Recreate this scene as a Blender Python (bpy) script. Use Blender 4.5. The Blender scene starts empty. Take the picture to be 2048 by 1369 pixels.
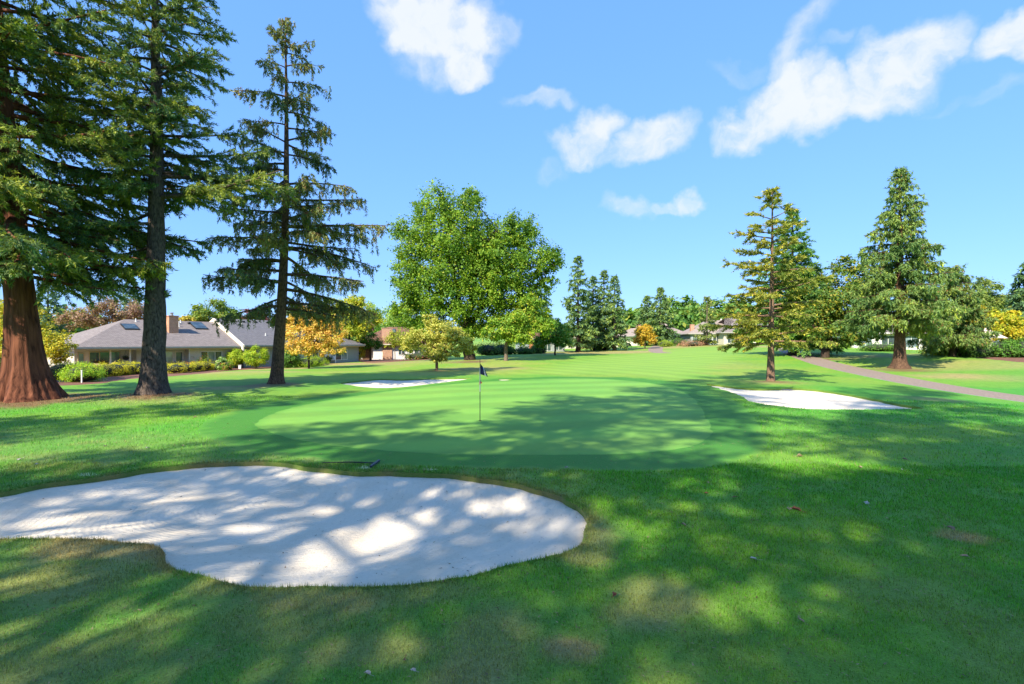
import bpy, math, random
import numpy as np
from mathutils import Vector, Matrix
from mathutils.geometry import delaunay_2d_cdt

scene = bpy.context.scene
COL = scene.collection
PI = math.pi

# ------------------------------------------------------------------ camera
F, CX, CY, CZ = 1024.0, 1024.0, 684.5, 2.6     # photo focal length / centre in pixels, eye height
cam_data = bpy.data.cameras.new('camera')
cam = bpy.data.objects.new('camera', cam_data)
COL.objects.link(cam)
cam.location = (0, 0, CZ)
cam.rotation_euler = (math.radians(90), 0, 0)
cam_data.sensor_width = 36
cam_data.lens = 18
cam_data.clip_start = 0.05
cam_data.clip_end = 4000
scene.camera = cam

# ------------------------------------------------------------------ light
SUN_EL = 41.0
SUN_TH = 57.0                                   # direction the light travels, degrees from +X towards +Y
SKY_STRENGTH = 0.118
SUN_STRENGTH = 4.2
scene.view_settings.view_transform = 'Standard'
scene.view_settings.look = 'None'
scene.view_settings.gamma = 1.0
scene.view_settings.exposure = 1.2
scene.view_settings.use_curve_mapping = False

tdir = Vector((math.cos(math.radians(SUN_TH)) * math.cos(math.radians(SUN_EL)),
               math.sin(math.radians(SUN_TH)) * math.cos(math.radians(SUN_EL)),
               -math.sin(math.radians(SUN_EL))))
sun_data = bpy.data.lights.new('sun', 'SUN')
sun_data.energy = SUN_STRENGTH
sun_data.angle = math.radians(0.6)
sun_data.color = (1.0, 0.9, 0.73)
sun = bpy.data.objects.new('sun', sun_data)
COL.objects.link(sun)
sun.location = (-20, -40, 60)
sun.rotation_euler = tdir.to_track_quat('-Z', 'Y').to_euler()

# ------------------------------------------------------------------ world: sky and clouds
world = bpy.data.worlds.new('World')
scene.world = world
world.use_nodes = True
WN, WL = world.node_tree.nodes, world.node_tree.links
WN.clear()
w_out = WN.new('ShaderNodeOutputWorld')
w_bg = WN.new('ShaderNodeBackground')
w_bg.inputs['Strength'].default_value = SKY_STRENGTH
WL.new(w_bg.outputs[0], w_out.inputs[0])
sky = WN.new('ShaderNodeTexSky')
sky.sky_type = 'NISHITA'
sky.sun_disc = False
sky.sun_elevation = math.radians(SUN_EL)
to_sun = -tdir
sky.sun_rotation = math.atan2(to_sun.x, to_sun.y)
sky.altitude = 100
sky.air_density = 1.0
sky.dust_density = 0.25
sky.ozone_density = 1.6


def wmath(op, a, b=None, c=None, clamp=False):
    n = WN.new('ShaderNodeMath')
    n.operation = op
    n.use_clamp = clamp
    for i, v in enumerate((a, b, c)):
        if v is None:
            continue
        if isinstance(v, (int, float)):
            n.inputs[i].default_value = v
        else:
            WL.new(v, n.inputs[i])
    return n.outputs[0]


def wvec(op, a, b):
    n = WN.new('ShaderNodeVectorMath')
    n.operation = op
    for i, v in enumerate((a, b)):
        if isinstance(v, (tuple, list, Vector)):
            n.inputs[i].default_value = v
        else:
            WL.new(v, n.inputs[i])
    return n.outputs['Value'] if op in ('DOT_PRODUCT', 'LENGTH') else n.outputs[0]


def wnoise(vec, scale, detail, rough=0.55):
    n = WN.new('ShaderNodeTexNoise')
    n.inputs['Scale'].default_value = scale
    n.inputs['Detail'].default_value = detail
    n.inputs['Roughness'].default_value = rough
    WL.new(vec, n.inputs['Vector'])
    return n


w_tc = WN.new('ShaderNodeTexCoord')
d0 = w_tc.outputs['Generated']
n1 = wnoise(d0, 7.0, 3.0)
n2 = wnoise(d0, 26.0, 4.0)
warp1 = wvec('MULTIPLY', wvec('SUBTRACT', n1.outputs['Color'], (0.5, 0.5, 0.5)), (0.11, 0.11, 0.11))
warp2 = wvec('MULTIPLY', wvec('SUBTRACT', n2.outputs['Color'], (0.5, 0.5, 0.5)), (0.045, 0.045, 0.045))
dw = wvec('ADD', wvec('ADD', d0, warp1), warp2)


def pdir(px, py):
    return Vector((px - CX, F, CY - py)).normalized()


CLOUDS = [(835, 45, 105, 85, 1.0), (915, 60, 110, 90, 1.0), (930, 125, 70, 55, 1.0), (790, 10, 65, 65, .8), (860, 130, 75, 45, .55),
          (1010, 55, 45, 40, .45), (1080, 214, 66, 24, .42),
          (1192, 250, 60, 56, .8), (1170, 292, 66, 42, .75), (1305, 275, 75, 48, .8), (1250, 300, 95, 36, .6), (1100, 335, 48, 28, .3),
          (1485, 255, 85, 48, .85), (1565, 205, 105, 80, .95), (1650, 215, 95, 66, .9), (1800, 125, 98, 78, 1.0), (1755, 195, 100, 60, .85),
          (1580, 125, 62, 66, .5), (1615, 45, 62, 62, .45), (1690, 98, 66, 22, .35), (1470, 142, 60, 22, .3),
          (1985, 75, 90, 56, .85), (2060, 60, 90, 60, .85), (1985, 185, 90, 26, .3), (1900, 205, 80, 18, .25),
          (1270, 420, 55, 26, .5), (1388, 402, 40, 26, .55), (1330, 412, 80, 16, .4)]
acc = None
for (px, py, rx, ry, st) in CLOUDS:
    c = pdir(px, py)
    ex = pdir(px + rx, py) - pdir(px - rx, py)
    ey = pdir(px, py - ry) - pdir(px, py + ry)
    hx, hy = ex.length / 2, ey.length / 2
    ux = (ex / ex.length) / hx
    uy = (ey / ey.length) / hy
    a = wmath('SUBTRACT', wvec('DOT_PRODUCT', dw, ux), c.dot(ux))
    b = wmath('SUBTRACT', wvec('DOT_PRODUCT', dw, uy), c.dot(uy))
    r2 = wmath('ADD', wmath('MULTIPLY', a, a), wmath('MULTIPLY', b, b))
    m = wmath('MULTIPLY', wmath('SUBTRACT', 1.25, r2, clamp=True), st)
    acc = m if acc is None else wmath('MAXIMUM', acc, m)
# the same kind of small clouds goes on round the rest of the sky
sepw = WN.new('ShaderNodeSeparateXYZ')
WL.new(d0, sepw.inputs[0])
front = wmath('GREATER_THAN', sepw.outputs['Y'], 0.15)
acc = wmath('MULTIPLY', acc, front)
n3 = wnoise(dw, 3.1, 3.0)
gen = wmath('MULTIPLY', wmath('SUBTRACT', n3.outputs['Fac'], 0.56), 7.0, clamp=True)
outside = wmath('SUBTRACT', 1.0, wmath('MULTIPLY', wmath('SUBTRACT', sepw.outputs['Y'], 0.05), 4.0, clamp=True))
above = wmath('MULTIPLY', sepw.outputs['Z'], 6.0, clamp=True)
gen = wmath('MULTIPLY', wmath('MULTIPLY', gen, outside), above)
acc = wmath('MAXIMUM', acc, gen)
n4 = wnoise(dw, 15.0, 6.0, 0.6)
dens = wmath('MULTIPLY', acc, wmath('ADD', wmath('MULTIPLY', n4.outputs['Fac'], 2.1), -0.08))
mr = WN.new('ShaderNodeMapRange')
mr.interpolation_type = 'SMOOTHSTEP'
WL.new(dens, mr.inputs['Value'])
mr.inputs['From Min'].default_value = 0.04
mr.inputs['From Max'].default_value = 1.1
mr.inputs['To Max'].default_value = 0.93
cl_col = WN.new('ShaderNodeMixRGB')
n5 = wnoise(d0, 9.0, 3.0)
WL.new(n5.outputs['Fac'], cl_col.inputs[0])
cb = 0.44 / SKY_STRENGTH
cl_col.inputs[1].default_value = (cb * .86, cb * .93, cb * 1.04, 1)
cl_col.inputs[2].default_value = (cb * .98, cb * 1.0, cb * 1.03, 1)
hsv = WN.new('ShaderNodeHueSaturation')
hsv.inputs['Saturation'].default_value = 1.10
gam = WN.new('ShaderNodeGamma')
gam.inputs['Gamma'].default_value = 0.5
WL.new(sky.outputs[0], gam.inputs['Color'])
tint = WN.new('ShaderNodeMixRGB')
tint.blend_type = 'MULTIPLY'
tint.inputs[0].default_value = 1
tint.inputs[2].default_value = (1.26, 1.68, 2.66, 1)
WL.new(gam.outputs[0], tint.inputs[1])
even = WN.new('ShaderNodeMixRGB')            # flat blue mixed into the sky colour to even out its paling
even.inputs[0].default_value = 0.38
even.inputs[2].default_value = (.9, 2.0, 3.95, 1)
WL.new(tint.outputs[0], even.inputs[1])
WL.new(even.outputs[0], hsv.inputs['Color'])
wmix = WN.new('ShaderNodeMixRGB')
WL.new(mr.outputs[0], wmix.inputs[0])
WL.new(hsv.outputs[0], wmix.inputs[1])
WL.new(cl_col.outputs[0], wmix.inputs[2])
WL.new(wmix.outputs[0], w_bg.inputs['Color'])
world.cycles.sampling_method = 'MANUAL'
world.cycles.sample_map_resolution = 512

scene.render.engine = 'CYCLES'
scene.cycles.max_bounces = 6
scene.cycles.diffuse_bounces = 3
scene.cycles.glossy_bounces = 2
scene.cycles.transmission_bounces = 3
scene.cycles.transparent_max_bounces = 8
scene.cycles.use_denoising = True
scene.cycles.caustics_reflective = False
scene.cycles.caustics_refractive = False

# ------------------------------------------------------------------ helpers: numbers
def hash2(ix, iy, s=0):
    n = (ix.astype(np.int64) * 374761393 + iy.astype(np.int64) * 668265263 + s * 974711) & 0xffffffff
    n = ((n ^ (n >> 13)) * 1274126177) & 0xffffffff
    n = n ^ (n >> 16)
    return (n & 0xffffff) / float(0xffffff)


def vnoise(x, y, s=0):
    ix, iy = np.floor(x), np.floor(y)
    fx, fy = x - ix, y - iy
    fx = fx * fx * (3 - 2 * fx)
    fy = fy * fy * (3 - 2 * fy)
    a, b = hash2(ix, iy, s), hash2(ix + 1, iy, s)
    c, d = hash2(ix, iy + 1, s), hash2(ix + 1, iy + 1, s)
    return (a * (1 - fx) + b * fx) * (1 - fy) + (c * (1 - fx) + d * fx) * fy


def fbm(x, y, s=0, oct=4):
    v, a, t = 0.0, 0.5, 0.0
    for k in range(oct):
        v = v + a * vnoise(x * 2 ** k + 17.3 * k, y * 2 ** k - 9.1 * k, s + k)
        t += a
        a *= 0.5
    return v / t


def sstep(a, b, x):
    t = np.clip((x - a) / (b - a), 0, 1)
    return t * t * (3 - 2 * t)


def lerp(a, b, t):
    return a + (b - a) * t


# ------------------------------------------------------------------ terrain
_ctl = [(-8, 4.5, .08), (-3, 3.5, .05), (0, 4, .03), (6, 4, -.02), (12, 8, -.08), (-12, 10, .0), (0, 8, 0), (0, 12, 0), (0, 18, .02), (0, 28, .03),
        (-8, 20, .0), (8, 20, 0), (14, 14, -.06), (20, 15, -.25), (17, 17, -.12), (26, 21, -.5), (28, 28, -.3), (35, 30, -.2), (17, 33, .05), (-16, 15, .05),
        (0, -10, .1), (-20, -10, .2), (20, -10, -.3), (-30, 5, .1), (45, 0, -.7), (0, -70, .5), (-90, 0, 0), (90, 0, -.5), (45, 30, 0.0), (60, 45, .8),
        (-24, 28, .15), (-36, 40, -.45), (-30, 52, -.45), (-45, 55, -.45), (-20, 62, -.4), (-60, 60, -.4), (-18, 85, -.35), (-40, 90, -.3), (-60, 40, -.3)]
_cpx = [(60, 800, 22), (308, 788, 24), (553, 768, 30), (150, 765, 40), (480, 745, 44), (870, 741, 46), (700, 742, 50), (935, 722, 63), (1012, 712, 66), (1110, 710, 75), (1155, 704, 88),
        (1225, 701, 92), (1290, 698, 98), (1350, 693, 108), (1420, 689, 110), (1460, 687, 105), (1510, 689, 95), (1565, 691, 82), (1592, 703, 64),
        (1650, 718, 57), (1720, 704, 66), (1541, 763, 33.5), (1800, 738, 46), (1900, 708, 52), (1950, 706, 56), (2048, 716, 50), (1200, 728, 55), (1350, 735, 48), (1100, 745, 42),
        (2048, 800, 26), (1900, 777, 31), (1760, 747, 42), (1450, 722, 60), (1500, 740, 44)]
for (px, py, d) in _cpx:
    _ctl.append(((px - CX) * d / F, d, CZ - (py - CY) * d / F))
_ctl = np.array(_ctl, float)
_cs = (0.10 * np.hypot(_ctl[:, 0], _ctl[:, 1]) + 1.0)


def zt(x, y):
    x = np.asarray(x, float)
    y = np.asarray(y, float)
    sh = x.shape
    xf, yf = x.ravel(), y.ravel()
    out = np.empty_like(xf)
    for i in range(0, len(xf), 20000):
        a, b = xf[i:i + 20000, None], yf[i:i + 20000, None]
        r2 = (a - _ctl[None, :, 0]) ** 2 + (b - _ctl[None, :, 1]) ** 2
        w = 1.0 / (r2 + _cs[None, :] ** 2) ** 2
        out[i:i + 20000] = (w * _ctl[None, :, 2]).sum(1) / w.sum(1)
    r = np.hypot(xf, yf)
    out = out + np.where(yf > 0, np.clip(r - 135, 0, None) * 0.022, 0)
    out = out + (fbm(xf / 9, yf / 9, 3, 2) - .5) * np.clip((r - 2) / 30, 0, 1) * 0.16
    return out.reshape(sh)


def zg(x, y):
    return float(zt(np.array([x]), np.array([y]))[0])


def ray_ground(P):
    """photo pixels -> points on the ground"""
    P = np.asarray(P, float)
    dx, dz = (P[:, 0] - CX) / F, (CY - P[:, 1]) / F
    lo, hi = np.full(len(P), 1.5), np.full(len(P), np.nan)
    d = 1.5
    prev = np.full(len(P), 1.5)
    while d < 400:
        h = CZ + dz * d - zt(dx * d, np.full(len(P), d))
        hit = np.isnan(hi) & (h <= 0)
        hi[hit] = d
        lo[hit] = prev[hit]
        prev[:] = d
        d *= 1.012
    hi[np.isnan(hi)] = 400
    lo = np.minimum(lo, hi)
    for _ in range(25):
        m = (lo + hi) / 2
        h = CZ + dz * m - zt(dx * m, m)
        lo = np.where(h > 0, m, lo)
        hi = np.where(h > 0, hi, m)
    return np.stack([dx * hi, hi], 1)


def pg(px, py):
    p = ray_ground([(px, py)])[0]
    return float(p[0]), float(p[1]), zg(p[0], p[1])


def at(px, d):
    x = (px - CX) * d / F
    return x, d, zg(x, d)


def zpx(py, d):
    return CZ + (CY - py) * d / F


# ------------------------------------------------------------------ helpers: objects
def tag(o, label=None, cat=None, group=None, kind=None):
    if label:
        o['label'] = label
    if cat:
        o['category'] = cat
    if group:
        o['group'] = group
    if kind:
        o['kind'] = kind
    return o


def empty(name, loc, rz=0.0, label=None, cat=None, group=None):
    o = bpy.data.objects.new(name, None)
    COL.objects.link(o)
    o.location = loc
    o.rotation_euler = (0, 0, rz)
    o.empty_display_size = 0.2
    return tag(o, label, cat, group)


def mesh_np(name, V, polys, mat, col=None, smooth=False, parent=None):
    """V (n,3); polys: list of (m,k) int arrays; col: per face rgb (same order)"""
    me = bpy.data.meshes.new(name)
    V = np.asarray(V, np.float32)
    polys = [np.asarray(p, np.int32) for p in polys if len(p)]
    me.vertices.add(len(V))
    me.vertices.foreach_set('co', V.ravel())
    loops = np.concatenate([p.ravel() for p in polys])
    tot = np.concatenate([np.full(len(p), p.shape[1], np.int32) for p in polys])
    start = np.concatenate([[0], np.cumsum(tot)[:-1]]).astype(np.int32)
    me.loops.add(len(loops))
    me.loops.foreach_set('vertex_index', loops)
    me.polygons.add(len(tot))
    me.polygons.foreach_set('loop_start', start)
    me.polygons.foreach_set('loop_total', tot)
    if smooth:
        me.polygons.foreach_set('use_smooth', np.ones(len(tot), bool))
    if col is not None:
        dom = 'FACE' if len(col) == len(tot) else 'POINT'
        at_ = me.attributes.new('Col', 'FLOAT_COLOR', dom)
        c4 = np.ones((len(col), 4), np.float32)
        c4[:, :3] = col
        at_.data.foreach_set('color', c4.ravel())
    me.update(calc_edges=True)
    me.materials.append(mat)
    o = bpy.data.objects.new(name, me)
    COL.objects.link(o)
    if parent is not None:
        o.parent = parent
        if name in ('limbs', 'crown', 'foliage', 'blades', 'plant'):
            o['kind'] = 'stuff'          # twigs, needles and leaves too small to pick apart
    return o


def copy_thing(o, label=None, parent=None):
    c = o.copy()
    COL.objects.link(c)
    c.parent = parent
    if label:
        c['label'] = label
    for ch in list(o.children):
        copy_thing(ch, None, c)
    return c


class MB:
    """collects boxes, prisms and tubes; build() links them as one mesh"""
    def __init__(s):
        s.v, s.q = [], []

    def poly(s, pts):
        n = len(s.v)
        s.v += [tuple(p) for p in pts]
        s.q.append(tuple(range(n, n + len(pts))))
        return s

    def box(s, x0, x1, y0, y1, z0, z1):
        n = len(s.v)
        s.v += [(x0, y0, z0), (x1, y0, z0), (x1, y1, z0), (x0, y1, z0), (x0, y0, z1), (x1, y0, z1), (x1, y1, z1), (x0, y1, z1)]
        for f in ((0, 3, 2, 1), (4, 5, 6, 7), (0, 1, 5, 4), (1, 2, 6, 5), (2, 3, 7, 6), (3, 0, 4, 7)):
            s.q.append(tuple(n + i for i in f))
        return s

    def slab(s, pts, t):
        """a polygon given thickness t straight down"""
        lo = [(p[0], p[1], p[2] - t) for p in pts]
        n = len(s.v)
        k = len(pts)
        s.v += [tuple(p) for p in pts] + lo
        s.q.append(tuple(range(n, n + k)))
        s.q.append(tuple(range(n + 2 * k - 1, n + k - 1, -1)))
        for i in range(k):
            j = (i + 1) % k
            s.q.append((n + i, n + k + i, n + k + j, n + j))
        return s

    def bar(s, a, b, w, h=None):
        a, b = Vector(a), Vector(b)
        h = h or w
        d = (b - a).normalized()
        up = Vector((0, 0, 1)) if abs(d.z) < .95 else Vector((0, 1, 0))
        x = d.cross(up).normalized() * (w / 2)
        y = x.cross(d).normalized() * (h / 2)
        n = len(s.v)
        for p in (a, b):
            s.v += [tuple(p - x - y), tuple(p + x - y), tuple(p + x + y), tuple(p - x + y)]
        for f in ((3, 2, 1, 0), (4, 5, 6, 7), (0, 1, 5, 4), (1, 2, 6, 5), (2, 3, 7, 6), (3, 0, 4, 7)):
            s.q.append(tuple(n + i for i in f))
        return s

    def tube(s, pts, rad, k=8, cap=True):
        V, Q = tube_np(np.array(pts, float), np.array(rad, float), k)
        n = len(s.v)
        s.v += [tuple(v) for v in V]
        s.q += [tuple(int(n + i) for i in q) for q in Q]
        if cap:
            s.q.append(tuple(range(n + k - 1, n - 1, -1)))
            s.q.append(tuple(range(n + len(V) - k, n + len(V))))
        return s

    def lathe(s, cx, cy, prof, k=16):
        pts = [(cx, cy, z) for r, z in prof]
        return s.tube(pts, [r for r, z in prof], k)

    def build(s, name, mat, parent=None, smooth=False, bevel=0):
        me = bpy.data.meshes.new(name)
        me.from_pydata(s.v, [], s.q)
        me.update()
        me.materials.append(mat)
        if smooth:
            me.polygons.foreach_set('use_smooth', np.ones(len(me.polygons), bool))
        o = bpy.data.objects.new(name, me)
        COL.objects.link(o)
        if parent is not None:
            o.parent = parent
        if bevel:
            b = o.modifiers.new('bevel', 'BEVEL')
            b.width = bevel
            b.segments = 2
        return o


def tube_np(P, R, k):
    n = len(P)
    T = np.gradient(P, axis=0)
    T /= np.linalg.norm(T, axis=1)[:, None] + 1e-9
    ref = np.where(np.abs(T[:, 2:3]) > 0.9, np.array([[1.0, 0, 0]]), np.array([[0, 0, 1.0]]))
    X = np.cross(T, ref)
    X /= np.linalg.norm(X, axis=1)[:, None] + 1e-9
    Y = np.cross(T, X)
    a = np.arange(k) * 2 * PI / k
    V = P[:, None, :] + R[:, None, None] * (np.cos(a)[None, :, None] * X[:, None, :] + np.sin(a)[None, :, None] * Y[:, None, :])
    i = np.arange(n - 1)[:, None] * k
    j = np.arange(k)[None, :]
    j2 = (j + 1) % k
    Q = np.stack([i + j, i + j2, i + k + j2, i + k + j], -1).reshape(-1, 4)
    return V.reshape(-1, 3), Q


# ------------------------------------------------------------------ materials
def new_mat(name):
    m = bpy.data.materials.new(name)
    m.use_nodes = True
    nt = m.node_tree
    nt.nodes.clear()
    out = nt.nodes.new('ShaderNodeOutputMaterial')
    p = nt.nodes.new('ShaderNodeBsdfPrincipled')
    nt.links.new(p.outputs[0], out.inputs[0])
    return m, nt, p, out


def nnode(nt, typ, **kw):
    n = nt.nodes.new(typ)
    for k, v in kw.items():
        if k in n.inputs:
            n.inputs[k].default_value = v
        else:
            setattr(n, k, v)
    return n


def coords(nt, scale=(1, 1, 1), kind='Object'):
    tc = nt.nodes.new('ShaderNodeTexCoord')
    mp = nt.nodes.new('ShaderNodeMapping')
    mp.inputs['Scale'].default_value = scale
    nt.links.new(tc.outputs[kind], mp.inputs[0])
    return mp.outputs[0]


def ramp(nt, fac, stops):
    r = nt.nodes.new('ShaderNodeValToRGB')
    el = r.color_ramp.elements
    while len(el) > 1:
        el.remove(el[-1])
    el[0].position, el[0].color = stops[0][0], (*stops[0][1], 1)
    for p, c in stops[1:]:
        e = el.new(p)
        e.color = (*c, 1)
    nt.links.new(fac, r.inputs[0])
    return r.outputs[0]


def mat_plain(name, c, rough=0.6, var=0.15, scale=6.0, bump=0.0, metallic=0.0, spec=0.5):
    m, nt, p, out = new_mat(name)
    v = coords(nt)
    n = nnode(nt, 'ShaderNodeTexNoise', Scale=scale, Detail=5.0, Roughness=.6)
    nt.links.new(v, n.inputs['Vector'])
    lo = tuple(x * (1 - var) for x in c)
    hi = tuple(min(1, x * (1 + var)) for x in c)
    nt.links.new(ramp(nt, n.outputs['Fac'], [(.3, lo), (.7, hi)]), p.inputs['Base Color'])
    p.inputs['Roughness'].default_value = rough
    p.inputs['Metallic'].default_value = metallic
    p.inputs['Specular IOR Level'].default_value = spec
    if bump:
        b = nnode(nt, 'ShaderNodeBump', Strength=bump, Distance=.02)
        nt.links.new(n.outputs['Fac'], b.inputs['Height'])
        nt.links.new(b.outputs[0], p.inputs['Normal'])
    return m


def mat_leaf(name, trans=0.3, rough=0.6, spec=0.25):
    m, nt, p, out = new_mat(name)
    a = nnode(nt, 'ShaderNodeAttribute', attribute_name='Col')
    nt.links.new(a.outputs['Color'], p.inputs['Base Color'])
    p.inputs['Roughness'].default_value = rough
    p.inputs['Specular IOR Level'].default_value = spec
    t = nt.nodes.new('ShaderNodeBsdfTranslucent')
    mul = nnode(nt, 'ShaderNodeMixRGB', blend_type='MULTIPLY')
    mul.inputs[0].default_value = 1
    mul.inputs[2].default_value = (1.25, 1.2, .55, 1)
    nt.links.new(a.outputs['Color'], mul.inputs[1])
    nt.links.new(mul.outputs[0], t.inputs['Color'])
    mx = nt.nodes.new('ShaderNodeMixShader')
    mx.inputs[0].default_value = trans
    nt.links.new(p.outputs[0], mx.inputs[1])
    nt.links.new(t.outputs[0], mx.inputs[2])
    nt.links.new(mx.outputs[0], out.inputs[0])
    return m


def mat_bark(name, c_hi, c_lo, scale=2.2, stretch=0.16, bump=0.9):
    m, nt, p, out = new_mat(name)
    v = coords(nt, (1, 1, stretch))
    n = nnode(nt, 'ShaderNodeTexNoise', Scale=scale * 5, Detail=6.0, Roughness=.68, Distortion=.5)
    nt.links.new(v, n.inputs['Vector'])
    vo = nnode(nt, 'ShaderNodeTexVoronoi', Scale=scale * 4, feature='DISTANCE_TO_EDGE')
    nt.links.new(v, vo.inputs['Vector'])
    mx = nnode(nt, 'ShaderNodeMath', operation='MULTIPLY_ADD')
    nt.links.new(vo.outputs['Distance'], mx.inputs[0])
    mx.inputs[1].default_value = .5
    nt.links.new(n.outputs['Fac'], mx.inputs[2])
    n2 = nnode(nt, 'ShaderNodeTexNoise', Scale=.9, Detail=3.0)
    nt.links.new(coords(nt), n2.inputs['Vector'])
    c = ramp(nt, mx.outputs[0], [(.38, c_lo), (.55, tuple((a + b) / 2 for a, b in zip(c_hi, c_lo))), (.8, c_hi)])
    mm = nnode(nt, 'ShaderNodeMixRGB', blend_type='MULTIPLY')
    mm.inputs[0].default_value = .6
    nt.links.new(c, mm.inputs[1])
    nt.links.new(ramp(nt, n2.outputs['Fac'], [(.3, (.6, .6, .65)), (.7, (1.15, 1.1, 1.0))]), mm.inputs[2])
    nt.links.new(mm.outputs[0], p.inputs['Base Color'])
    p.inputs['Roughness'].default_value = .9
    p.inputs['Specular IOR Level'].default_value = .15
    b = nnode(nt, 'ShaderNodeBump', Strength=bump, Distance=.06)
    nt.links.new(mx.outputs[0], b.inputs['Height'])
    nt.links.new(b.outputs[0], p.inputs['Normal'])
    return m


def mat_turf(name, var=.35, bump=.5, fine=60.0, stripe=0.0, stripe_dir=(1, 0)):
    m, nt, p, out = new_mat(name)
    a = nnode(nt, 'ShaderNodeAttribute', attribute_name='Col')
    v = coords(nt)
    n1 = nnode(nt, 'ShaderNodeTexNoise', Scale=fine, Detail=3.0, Roughness=.7)
    n2 = nnode(nt, 'ShaderNodeTexNoise', Scale=2.6, Detail=6.0, Roughness=.65)
    nt.links.new(v, n1.inputs['Vector'])
    nt.links.new(v, n2.inputs['Vector'])
    mu = nnode(nt, 'ShaderNodeMixRGB', blend_type='MULTIPLY')
    mu.inputs[0].default_value = 1
    nt.links.new(a.outputs['Color'], mu.inputs[1])
    nt.links.new(ramp(nt, n2.outputs['Fac'], [(.28, (1 - var, 1 - var * .8, 1 - var)), (.5, (1, 1, 1)), (.74, (1 + var * 1.1, 1 + var * .6, 1 + var * .3))]), mu.inputs[2])
    mu2 = nnode(nt, 'ShaderNodeMixRGB', blend_type='MULTIPLY')
    mu2.inputs[0].default_value = 1
    nt.links.new(mu.outputs[0], mu2.inputs[1])
    nt.links.new(ramp(nt, n1.outputs['Fac'], [(.25, (1 - var,) * 3), (.75, (1 + var,) * 3)]), mu2.inputs[2])
    last = mu2
    if stripe:
        w = nnode(nt, 'ShaderNodeTexWave', Scale=1.0, Distortion=1.2)
        w.inputs['Detail'].default_value = 2
        w.inputs['Detail Scale'].default_value = .6
        mp = nt.nodes.new('ShaderNodeMapping')
        mp.inputs['Rotation'].default_value = (0, 0, math.atan2(stripe_dir[1], stripe_dir[0]))
        mp.inputs['Scale'].default_value = (.11, .11, .11)
        tc = nt.nodes.new('ShaderNodeTexCoord')
        nt.links.new(tc.outputs['Object'], mp.inputs[0])
        nt.links.new(mp.outputs[0], w.inputs['Vector'])
        mu3 = nnode(nt, 'ShaderNodeMixRGB', blend_type='MULTIPLY')
        mu3.inputs[0].default_value = 1
        nt.links.new(last.outputs[0], mu3.inputs[1])
        nt.links.new(ramp(nt, w.outputs['Fac'], [(.2, (1 - stripe,) * 3), (.8, (1 + stripe,) * 3)]), mu3.inputs[2])
        last = mu3
    nt.links.new(last.outputs[0], p.inputs['Base Color'])
    p.inputs['Roughness'].default_value = .75
    p.inputs['Specular IOR Level'].default_value = .2
    p.inputs['Sheen Weight'].default_value = .15
    p.inputs['Sheen Tint'].default_value = (.7, .9, .3, 1)
    b = nnode(nt, 'ShaderNodeBump', Strength=bump, Distance=.03)
    ad = nnode(nt, 'ShaderNodeMath', operation='ADD')
    nt.links.new(n1.outputs['Fac'], ad.inputs[0])
    nt.links.new(n2.outputs['Fac'], ad.inputs[1])
    nt.links.new(ad.outputs[0], b.inputs['Height'])
    nt.links.new(b.outputs[0], p.inputs['Normal'])
    return m


def mat_sand(name):
    m, nt, p, out = new_mat(name)
    v = coords(nt)
    n1 = nnode(nt, 'ShaderNodeTexNoise', Scale=1.1, Detail=5.0, Roughness=.6)
    n2 = nnode(nt, 'ShaderNodeTexNoise', Scale=90.0, Detail=3.0, Roughness=.7)
    n3 = nnode(nt, 'ShaderNodeTexNoise', Scale=17.0, Detail=4.0, Roughness=.75)
    # curved rake furrows round a few standing points
    w = nnode(nt, 'ShaderNodeTexWave', wave_type='RINGS', rings_direction='Z', Scale=3.4, Distortion=4.5)
    w.inputs['Detail'].default_value = 3
    w.inputs['Detail Scale'].default_value = .8
    tc = nt.nodes.new('ShaderNodeTexCoord')
    mp = nt.nodes.new('ShaderNodeMapping')
    mp.inputs['Location'].default_value = (4.2, -9.2, 0)
    nt.links.new(tc.outputs['Object'], mp.inputs[0])
    nt.links.new(mp.outputs[0], w.inputs['Vector'])
    for n in (n1, n2, n3):
        nt.links.new(v, n.inputs['Vector'])
    c = ramp(nt, n1.outputs['Fac'], [(.25, (.73, .61, .45)), (.5, (.81, .70, .54)), (.75, (.84, .745, .60))])
    mu = nnode(nt, 'ShaderNodeMixRGB', blend_type='MULTIPLY')
    mu.inputs[0].default_value = .8
    nt.links.new(c, mu.inputs[1])
    nt.links.new(ramp(nt, n3.outputs['Fac'], [(.27, (.5, .44, .38)), (.38, (.94, .94, .94)), (.7, (1, 1, 1))]), mu.inputs[2])
    nt.links.new(mu.outputs[0], p.inputs['Base Color'])
    p.inputs['Roughness'].default_value = .95
    p.inputs['Specular IOR Level'].default_value = .1
    h = nnode(nt, 'ShaderNodeMath', operation='MULTIPLY_ADD')
    nt.links.new(w.outputs['Fac'], h.inputs[0])
    h.inputs[1].default_value = .18
    nt.links.new(n3.outputs['Fac'], h.inputs[2])
    h2 = nnode(nt, 'ShaderNodeMath', operation='MULTIPLY_ADD')
    nt.links.new(n2.outputs['Fac'], h2.inputs[0])
    h2.inputs[1].default_value = .3
    nt.links.new(h.outputs[0], h2.inputs[2])
    b = nnode(nt, 'ShaderNodeBump', Strength=.8, Distance=.03)
    nt.links.new(h2.outputs[0], b.inputs['Height'])
    nt.links.new(b.outputs[0], p.inputs['Normal'])
    return m


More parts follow.
